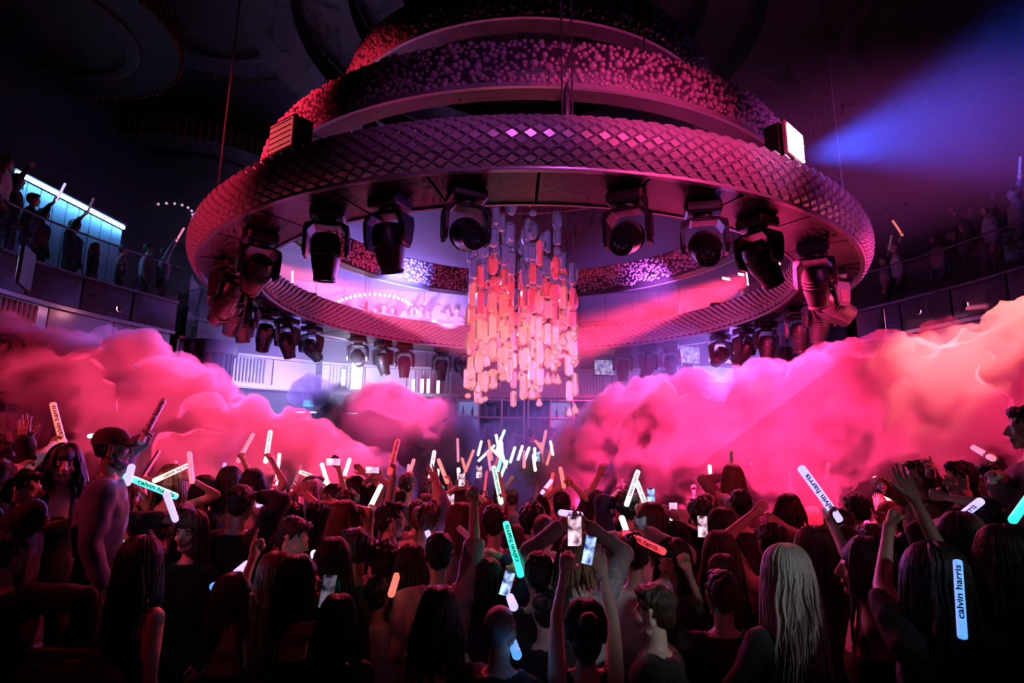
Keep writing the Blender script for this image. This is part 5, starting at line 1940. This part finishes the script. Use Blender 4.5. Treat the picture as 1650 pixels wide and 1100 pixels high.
# --- loose batons among the people
for p0, p1, D, c_, lab, tx in [
    ((512, 935), (506, 890), 3.9, 'white', 'white lettered baton upright left of the teal one in the left foreground', True),
    ((527, 948), (516, 906), 3.8, 'teal', 'plain teal baton beside the phone in the left foreground', False),
    ((384, 920), (398, 908), 3.4, 'violet', 'violet baton seen almost end-on above the light-haired woman', False),
    ((346, 944), (359, 940), 3.3, 'blue', 'small blue-white baton end behind the light-haired woman', False),
    ((563, 880), (578, 851), 4.6, 'red', 'red lettered baton leaning right beside the curly-haired guest', True),
    ((632, 952), (641, 922), 3.9, 'orange', 'orange baton over the shoulder of the pale pink shirt', False),
    ((694, 872), (688, 855), 5.0, 'violet', 'violet baton at the chest of the man in pale grey', False),
    ((601, 815), (618, 780), 5.6, 'mint', 'mint baton leaning right beside the man with his arm straight up', False),
    ((715, 820), (716, 786), 5.6, 'teal', 'teal lettered baton upright behind the man in pale grey', True),
    ((809, 798), (799, 750), 6.0, 'mint', 'white-green lettered baton leaning left at centre', True),
    ((827, 975), (822, 962), 2.9, 'violet', 'small violet-white tip above the cropped man', False),
    ((832, 1052), (826, 1034), 2.7, 'blue', 'blue-white sliver of a baton beside the cropped man', False),
    ((534, 775), (524, 743), 7.0, 'white', 'white baton upright left of the sideways phone', False),
    ((557, 769), (567, 738), 7.0, 'white', 'white baton leaning right of the sideways phone', False),
    ((700, 738), (706, 702), 6.9, 'white', 'tall white lettered baton above the centre of the crowd', True),
    ((663, 758), (670, 736), 7.6, 'orange', 'small orange baton left of the tall white one', False),
    ((724, 768), (712, 738), 7.0, 'orange', 'orange baton leaning left of the violet smoke', False),
    ((708, 776), (711, 754), 7.0, 'mint', 'short mint baton under the tall white one', False),
    ((748, 782), (744, 750), 7.4, 'white', 'white baton right of the tall white one', False),
    ((806, 765), (812, 742), 7.5, 'teal', 'small teal baton in the violet smoke', False),
    ((882, 788), (894, 772), 6.9, 'violet', 'small white-violet baton left of the horns hand', False)]:
    if D < 5.5:
        baton_px(p0, p1, D, c_, lab, 'foam batons', tx)
        continue
    q = at(p0[0], p0[1], D)
    v = tipdir(p0, p1, D)
    s_ = 1 if (p0[0] * 7) % 2 == 0 else -1
    zz = min(1.74, max(1.52, q.z - .40))
    hx_, hy_ = q.x - s_ * .16, D - .05
    if any((hx_ - a_) ** 2 + (hy_ - b_) ** 2 < .09 for a_, b_ in HEADPOS): hy_ += .25
    HEADPOS.append((hx_, hy_))
    k_ = 'R' if s_ > 0 else 'L'
    o, gr = person(0, 0, 0, pos=(hx_, hy_, zz), hair=['short', 'long', 'short2', 'bob'][p0[0] % 4], hc=['black', 'brown'][p0[0] % 2], top=['black', 'wine', 'grey', 'charcoal'][p0[1] % 4], female=p0[0] % 2 if p0[0] % 4 in (1, 3) else 0, lod=1, sleeve='short', label='dancer holding the ' + lab, group='dancers with batons', **{k_: (q.x - hx_, q.z - zz, D - hy_, 'grip', v)})
    G = gr[1 if s_ > 0 else 0]
    baton(G[0], v, c_, lab, 'foam batons', tx)
g = np.random.default_rng(5)
for k in range(26):
    px, py = g.uniform(738, 892), g.uniform(722, 762)
    a = g.normal(0, .5)
    ln = g.uniform(16, 34)
    baton_px((px, py), (px + ln * math.sin(a), py - ln * math.cos(a)), g.uniform(8.5, 11.5), [c_ := str(g.choice(['white', 'white', 'cream', 'mint', 'pink', 'violet', 'red', 'orange']))][0], 'small %s baton waved %s in the violet smoke, %s of the crystals' % (c_, 'leaning left' if a < -.2 else ('leaning right' if a > .2 else 'upright'), 'below left' if px < 790 else ('right below' if px < 850 else 'below right')), 'batons below the crystals', False)

# --- phones
phone(926, 855, 3.02, 0, 'large bright phone filming the stage at centre', scale=1.08)
phone(949, 886, 3.0, 3, 'second phone below right of the large bright phone', .25, .5)
phone(1085, 824, 5.2, 1, 'pink-lit phone held upright right of centre')
phone(1132, 848, 4.9, 0, 'phone with half-dark screen right of the pink-lit phone', scale=1.1)
phone(1049, 800, 5.6, 3, 'blue phone beside the crossed white batons')
phone(1032, 852, 4.4, 2, 'dark phone behind the white shirt', scale=1.2)
phone(537, 744, 6.2, 1, 'phone held sideways in the left smoke', 0, 0, True)
phone(600, 757, 6.7, 1, 'second phone held sideways left of centre', 0, 0, True)
phone(744, 772, 6.6, 0, 'small bright phone at centre behind the raised fist')
phone(528, 952, 3.15, 2, 'phone in the hand of the woman in profile at left', .12, .7, scale=1.15)
phone(817, 940, 3.6, 3, 'small phone glowing above the cropped man', .3, .3)
phone(1422, 903, 3.6, 3, 'phone glowing at chest height below the raised grey arms', 1.2, .3)
phone(726, 808, 6.0, 0, 'tiny phone screen beside the teal upright baton')
phone(772, 760, 7.5, 0, 'tiny phone screen in the violet smoke')
phone(866, 735, 9.0, 3, 'tiny bluish phone in the violet smoke, right side')
# a phone arm for those not yet held
cup = at(80, 958, 3.7)
t = empty('plastic_cup', cup - Vector((0, 0, .06)))
tag(t, 'clear plastic cup held by the dark figure at the left edge', 'cup')
MB().lathe([(.030, 0), (.032, .004), (.042, .13), (.043, .132), (.040, .130), (.030, .01)], 20, cap=True).build('cup_wall', glass_mat('cup_plastic', (.8, .7, .7), .2), t, True, 50)
MB().tube([(0.0, 0, .02), (.02, 0, .17)], .003, 6).build('straw', M_black, t)

# --- the packed crowd behind, seen as small figures in front of and in the smoke
g = np.random.default_rng(11)
kinds = [('short', 0), ('short2', 0), ('low', 0), ('long', 1), ('bob', 1), ('curly', 0), ('short3', 0), ('long', 1)]
tops = ['black', 'charcoal', 'wine', 'rose', 'grey', 'navy', 'white', 'lilac', 'black', 'black']
y = 5.0
nfill = 0
while y < 12.3:
    x = -.80 * y * .80 + (0 if int(y * 10) % 2 else .3)
    while x < .86 * y * .80:
        xx, yy = x + g.uniform(-.16, .16), y + g.uniform(-.2, .2)
        ok = all((xx - a) ** 2 + (yy - b) ** 2 > .46 ** 2 for a, b in HEADPOS)
        if xx < -2.0 and yy < 5.5: ok = False
        if xx > 2.4 and yy < 5.7: ok = False
        if abs(xx) > 7.0: ok = False
        if ok and nfill < 118:
            HEADPOS.append((xx, yy))
            st_, fem = kinds[g.integers(len(kinds))]
            zz = g.uniform(1.46, 1.72) - .05 * fem
            kw = {}
            r = g.random()
            side = 'R' if g.random() < .5 else 'L'
            sx = 1 if side == 'R' else -1
            bat = None
            if r < .42:
                kw[side] = (sx * .16 + g.uniform(-.12, .12), g.uniform(.28, .42), g.uniform(.0, .2), str(g.choice(['open', 'fist', 'grip', 'point'])), (-sx, 0, .3))
                if g.random() < .5: bat = 1
                if bat: kw[side] = kw[side][:3] + ('grip', (g.uniform(-.5, .5), .3, 1))
            if r < .12:
                o_ = 'L' if side == 'R' else 'R'
                kw[o_] = (-sx * .16 + g.uniform(-.1, .1), g.uniform(.25, .4), g.uniform(0, .2), 'open', (sx, 0, .3))
            face = float(g.normal(0, 25))
            zone = 'left' if xx < -1.3 else ('right' if xx > 1.6 else 'middle')
            depth = 'just behind the front rows' if yy < 7 else ('half-way to the stage' if yy < 9.5 else 'deep in the smoke by the stage')
            grp = 'packed dancers on the %s, %s' % (zone, depth)
            hc_, tp_ = str(g.choice(['black', 'black', 'brown', 'chestnut'])), str(g.choice(tops))
            pose = 'both arms up' if r < .12 else ('a raised baton' if bat else ('one arm up' if r < .42 else 'lowered arms'))
            dl = '%s-haired dancer in %s with %s, %s, %s' % ({'short': 'short', 'short2': 'short', 'short3': 'short', 'low': 'short', 'long': 'long', 'bob': 'bob', 'curly': 'curly'}[st_], tp_, pose, zone, depth)
            o, gr = person(0, 0, 0, face=face, hair=st_, hc=hc_, top=tp_, sleeve=str(g.choice(['long', 'short', 'none'] if fem else ['long', 'short'])), skin=int(g.choice([0, 0, 1, 2])), female=fem, lod=1 if yy < 6.8 else 0, pos=(xx, yy, zz), label=dl, group=grp, **kw)
            if bat:
                G = gr[1 if side == 'R' else 0]
                bc_ = str(g.choice(['white', 'pink', 'cream', 'mint', 'red', 'violet', 'unlit']))
                baton(G[0], Vector((g.uniform(-.5, .5), g.uniform(0, .5), 1)), bc_, '%s baton of a %s dancer in %s, %s' % (bc_, zone, tp_, depth), 'batons of the ' + grp, False)
            nfill += 1
        x += .74
    y += .70

# --- stage and balcony guests
def far_person(px, py, D, base, face, label, grp, arms=0, baton_c=None, **k):
    kw = dict(k)
    P = at(px, py, D)
    if arms:
        kw['R'] = (.2, .35, .0, 'grip', (0, 0, 1))
    if arms > 1:
        kw['L'] = (-.2, .33, .0, 'open', (1, 0, 0))
    o, gr = person(0, 0, 0, face=face, pos=(P.x, P.y, P.z), base=base, lod=0, label=label, group=grp, **kw)
    if baton_c:
        baton(gr[1][0], Vector((g.uniform(-.6, .6), g.uniform(-.3, .3), 1)), baton_c, ('%s baton of the %s' % (baton_c, label)) if len(label.split()) < 12 else '%s baton raised on the %s by a %s' % (baton_c, grp.split('the ')[-1], ' '.join(label.split()[:1] + label.split()[-5:])), 'balcony batons', False)


g = np.random.default_rng(9)
LB = 'guests on the left balcony'
for k, (px, py, D, fa, hr_, hc_, arm, bc, lab) in enumerate([
    (12, 262, 9.5, 60, 'bob', 'honey', 0, None, 'red-haired guest at the top left edge of the balcony'),
    (30, 292, 10.2, 70, 'bob', 'chestnut', 1, None, 'guest with raised hand in front of the cove light start'),
    (55, 322, 11.2, 60, 'short', 'black', 0, None, 'guest in shadow below the cove light'),
    (72, 345, 11.8, 80, 'short2', 'black', 1, 'violet', 'guest with dark curls low on the left balcony'),
    (122, 365, 12.8, 90, 'curly', 'black', 1, 'dim', 'silhouetted guest reaching up across the cove light'),
    (155, 398, 13.2, 70, 'long', 'brown', 0, None, 'guest at the middle of the left balcony rail'),
    (200, 403, 13.6, 60, 'short', 'black', 0, None, 'guest under the end of the cove light'),
    (240, 402, 14.2, 60, 'short3', 'black', 0, None, 'guest in a pale top near the bend of the left balcony'),
    (268, 408, 14.3, 60, 'short', 'black', 1, 'pink', 'guest with a small raised baton at the bend of the left balcony')]):
    far_person(px, py, D, ZFLOOR, fa, lab, LB, arm, bc, hair=hr_, hc=hc_, top=['rose', 'charcoal', 'black', 'black', 'black', 'charcoal', 'grey', 'rose', 'lilac'][k], female=1 if hr_ in ('bob', 'long') else 0)
RBG = 'guests on the right balcony'
for k, (px, py, D, fa, hr_, hc_, arm, bc, lab) in enumerate([
    (1424, 420, 13.9, -60, 'short', 'black', 1, 'dim', 'guest with a tilted dim baton at the bend of the right balcony'),
    (1442, 400, 13.6, -70, 'crop', 'brown', 1, 'orange', 'guest in a pale shirt with an orange baton on the right balcony'),
    (1506, 384, 13.0, -80, 'long', 'brown', 0, None, 'guest leaning out in the middle of the right balcony'),
    (1535, 378, 12.9, -60, 'short2', 'black', 0, None, 'guest in black behind the rail of the right balcony'),
    (1553, 364, 12.5, -80, 'short', 'black', 2, None, 'guest with both arms forward on the right balcony'),
    (1590, 338, 11.9, -70, 'bob', 'brown', 1, None, 'guest in a white top near the right edge of the balcony'),
    (1632, 312, 11.2, -60, 'short3', 'black', 1, 'dim', 'guest with a raised dim baton at the top right edge')]):
    far_person(px, py, D, ZFLOOR, fa, lab, RBG, arm, bc, hair=hr_, hc=hc_, top=['rose', 'white', 'rose', 'black', 'charcoal', 'white', 'rose'][k], female=1 if hr_ in ('bob', 'long') else 0)
for k in range(13):
    px = 565 + 14 * k + g.uniform(-4, 4)
    far_person(px, 499 + g.uniform(-4, 7), 19.1 + .35 * (k % 3), ZFLOOR, 180 + g.uniform(-40, 40), '%s guest from the left in the row on the far balcony' % names[k], 'guests on the far balcony', int(g.random() < .35), 'white' if k in (2, 9) else None, hair=str(g.choice(['low', 'bob'])), hc='black', top=str(g.choice(['white', 'grey', 'lilac', 'charcoal'])), female=k % 2)
for k, (px, py, D) in enumerate([(440, 455, 16.2), (462, 470, 16.8), (500, 488, 17.8), (1196, 472, 18.0), (1240, 458, 17.6), (1270, 440, 16.6)]):
    far_person(px, py, D, ZFLOOR, 180, ['guest by the left beam on the far balcony', 'second guest by the left beam on the far balcony', 'guest where the left beam ends on the far balcony', 'silhouetted guest under the pink light bars', 'taller silhouetted guest under the pink light bars', 'silhouetted guest at the right end of the far balcony'][k], 'guests on the far balcony', 1 if k in (0, 1, 3) else 0, 'white' if k in (0, 1, 3) else None, hair='low', hc='black', top='lilac', female=0)
for k in range(16):
    px = 735 + 17 * k + g.uniform(-6, 6)
    far_person(px, g.uniform(694, 722), 14.5 + g.uniform(0, 2.2), 1.0, g.uniform(-60, 240), '%s dim figure from the left on the far stage below the crystals' % names[k], 'figures on the far stage', int(g.random() < .35), None, hair=str(g.choice(['low', 'bob'])), hc='black', top=str(g.choice(['black', 'navy', 'grey', 'lilac'])), female=k % 2)
print('people', NPER[0])
# ------------------------------------------------------------------ smoke clouds and haze
def cloud(name, blobs, density, label, seed, amp=.34, voxel=.075, **k):
    """blobs: (px, py, D, radius m); a billowing closed skin filled with smoke"""
    mb = MB()
    for px, py, D, r in blobs:
        c = at(px, py, D)
        mb.ellipsoid(c, (r, r * 1.0, r * .92), 16, 10)
    gg = np.random.default_rng(seed)
    for px, py, D, r in blobs:          # little puffs bud from every big one
        c = at(px, py, D)
        for q in range(int(9 + 10 * r)):
            th, ph = gg.uniform(0, 2 * PI), gg.uniform(.0, 1.25)
            rr = r * gg.uniform(.16, .42)
            k_ = r * gg.uniform(.80, 1.0)
            mb.ellipsoid(c + Vector((math.cos(th) * math.cos(ph), math.sin(th) * math.cos(ph), math.sin(ph) * .92)) * k_, (rr, rr, rr), 10, 7)
    V, F = remesh(mb, voxel, 1)
    n = np.zeros_like(V)
    fn = np.cross(V[F[:, 1]] - V[F[:, 0]], V[F[:, 3]] - V[F[:, 0]])
    for q in range(4): np.add.at(n, F[:, q], fn)
    n /= np.linalg.norm(n, axis=1)[:, None] + 1e-9
    d = []
    for v in V:
        p = Vector(v) + Vector((seed * 3.1, 0, 0))
        a = 1 - math.sqrt(noise.noise(p * 1.3) ** 2 + .006) * 1.8
        b = 1 - math.sqrt(noise.noise(p * 3.0) ** 2 + .006) * 1.8
        c = 1 - math.sqrt(noise.noise(p * 6.5) ** 2 + .006) * 1.8
        d.append(a * .50 + b * .42 + c * .20 - .45)
    V = V + n * (np.array(d) * amp)[:, None]
    V[:, 2] = np.maximum(V[:, 2], 0.02)
    me = np_mesh(name, V, F, [vol_mat(name, density, **k)], None, True)
    o = link(name, me)
    tag(o, label, 'smoke', kind='stuff')
    return o


A = .985
cloud('smoke_cloud', [(40, 670, 9, 1.15), (150, 670, 9.2, 1.15), (250, 690, 9.4, 1.0), (60, 590, 9.4, .55), (140, 600, 9.6, .6), (215, 620, 9.6, .55), (290, 670, 9.6, .75), (340, 670, 10, .5), (380, 720, 9.6, .65), (450, 725, 9.6, .6), (510, 750, 9.6, .55), (-60, 650, 9, 1.2), (350, 750, 9, .8), (180, 750, 9, .9), (560, 770, 9.5, .5), (610, 790, 9.5, .45)],
      4.2, 'thick pink smoke bank rolling over the left of the crowd', 1, col=(A, A, A), nscale=1.5)
cloud('smoke_cloud', [(600, 680, 12.5, .75), (650, 680, 12.6, .7), (690, 690, 12.6, .6), (545, 660, 12.8, .5), (500, 635, 13, .35), (720, 720, 12.5, .6), (640, 740, 12, .8), (580, 740, 12, .8), (710, 760, 12, .6), (735, 700, 12.8, .4)],
      3.2, 'magenta smoke puff in the middle in front of the loudspeakers', 2, col=(A, A, A), nscale=1.6)
cloud('smoke_cloud', [(960, 740, 11, .7), (1020, 710, 11, .85), (1090, 690, 10.6, .95), (1160, 724, 10.2, 1.0), (1240, 704, 9.8, 1.05), (1330, 689, 9.5, 1.15), (1420, 684, 9.2, 1.15), (1500, 684, 9.0, 1.2), (1590, 674, 9, 1.3), (1680, 654, 9, 1.4), (1460, 634, 8.6, .5), (1540, 624, 8.6, .6), (1610, 604, 8.6, .65), (1680, 594, 8.6, .7), (1360, 624, 9.4, .55), (1290, 654, 9.6, .5), (1050, 650, 11, .45), (1000, 670, 11, .4), (900, 770, 11, .6), (1120, 760, 10, .9), (1260, 760, 9.6, .9), (1400, 750, 9.4, .8), (1510, 589, 8.6, .22), (1150, 674, 10.6, .4)],
      4.2, 'thick hot pink smoke bank rolling over the right of the crowd', 3, col=(A, A, A), nscale=1.5)
cloud('smoke_cloud', [(850, 740, 12.5, .8), (800, 730, 13, .6), (880, 700, 13, .5), (760, 750, 12.5, .6), (930, 720, 12.5, .6), (840, 770, 11, .7)],
      .30, 'thin violet smoke over the middle of the crowd by the stage', 4, col=(A, A, A))
# room haze that shows the beams
hz = MB().box((0, 15.3, 6.0), (12.5, 6.6, 6.6)).build('room_haze', vol_mat('room_haze', 0.05, (A, A, A), 0.2))
tag(hz, 'thin light-catching haze inside and behind the rings', 'haze', kind='stuff')
h2 = MB().box((6.0, 9.2, 8.6), (7.4, 5.0, 5.6)).build('beam_haze', vol_mat('beam_haze', 0.04, (A, A, A), 0.0))
tag(h2, 'haze that carries the blue beam at the upper right', 'haze', kind='stuff')

# ------------------------------------------------------------------ put everything into the scene
for o in PENDING:
    COL.objects.link(o)
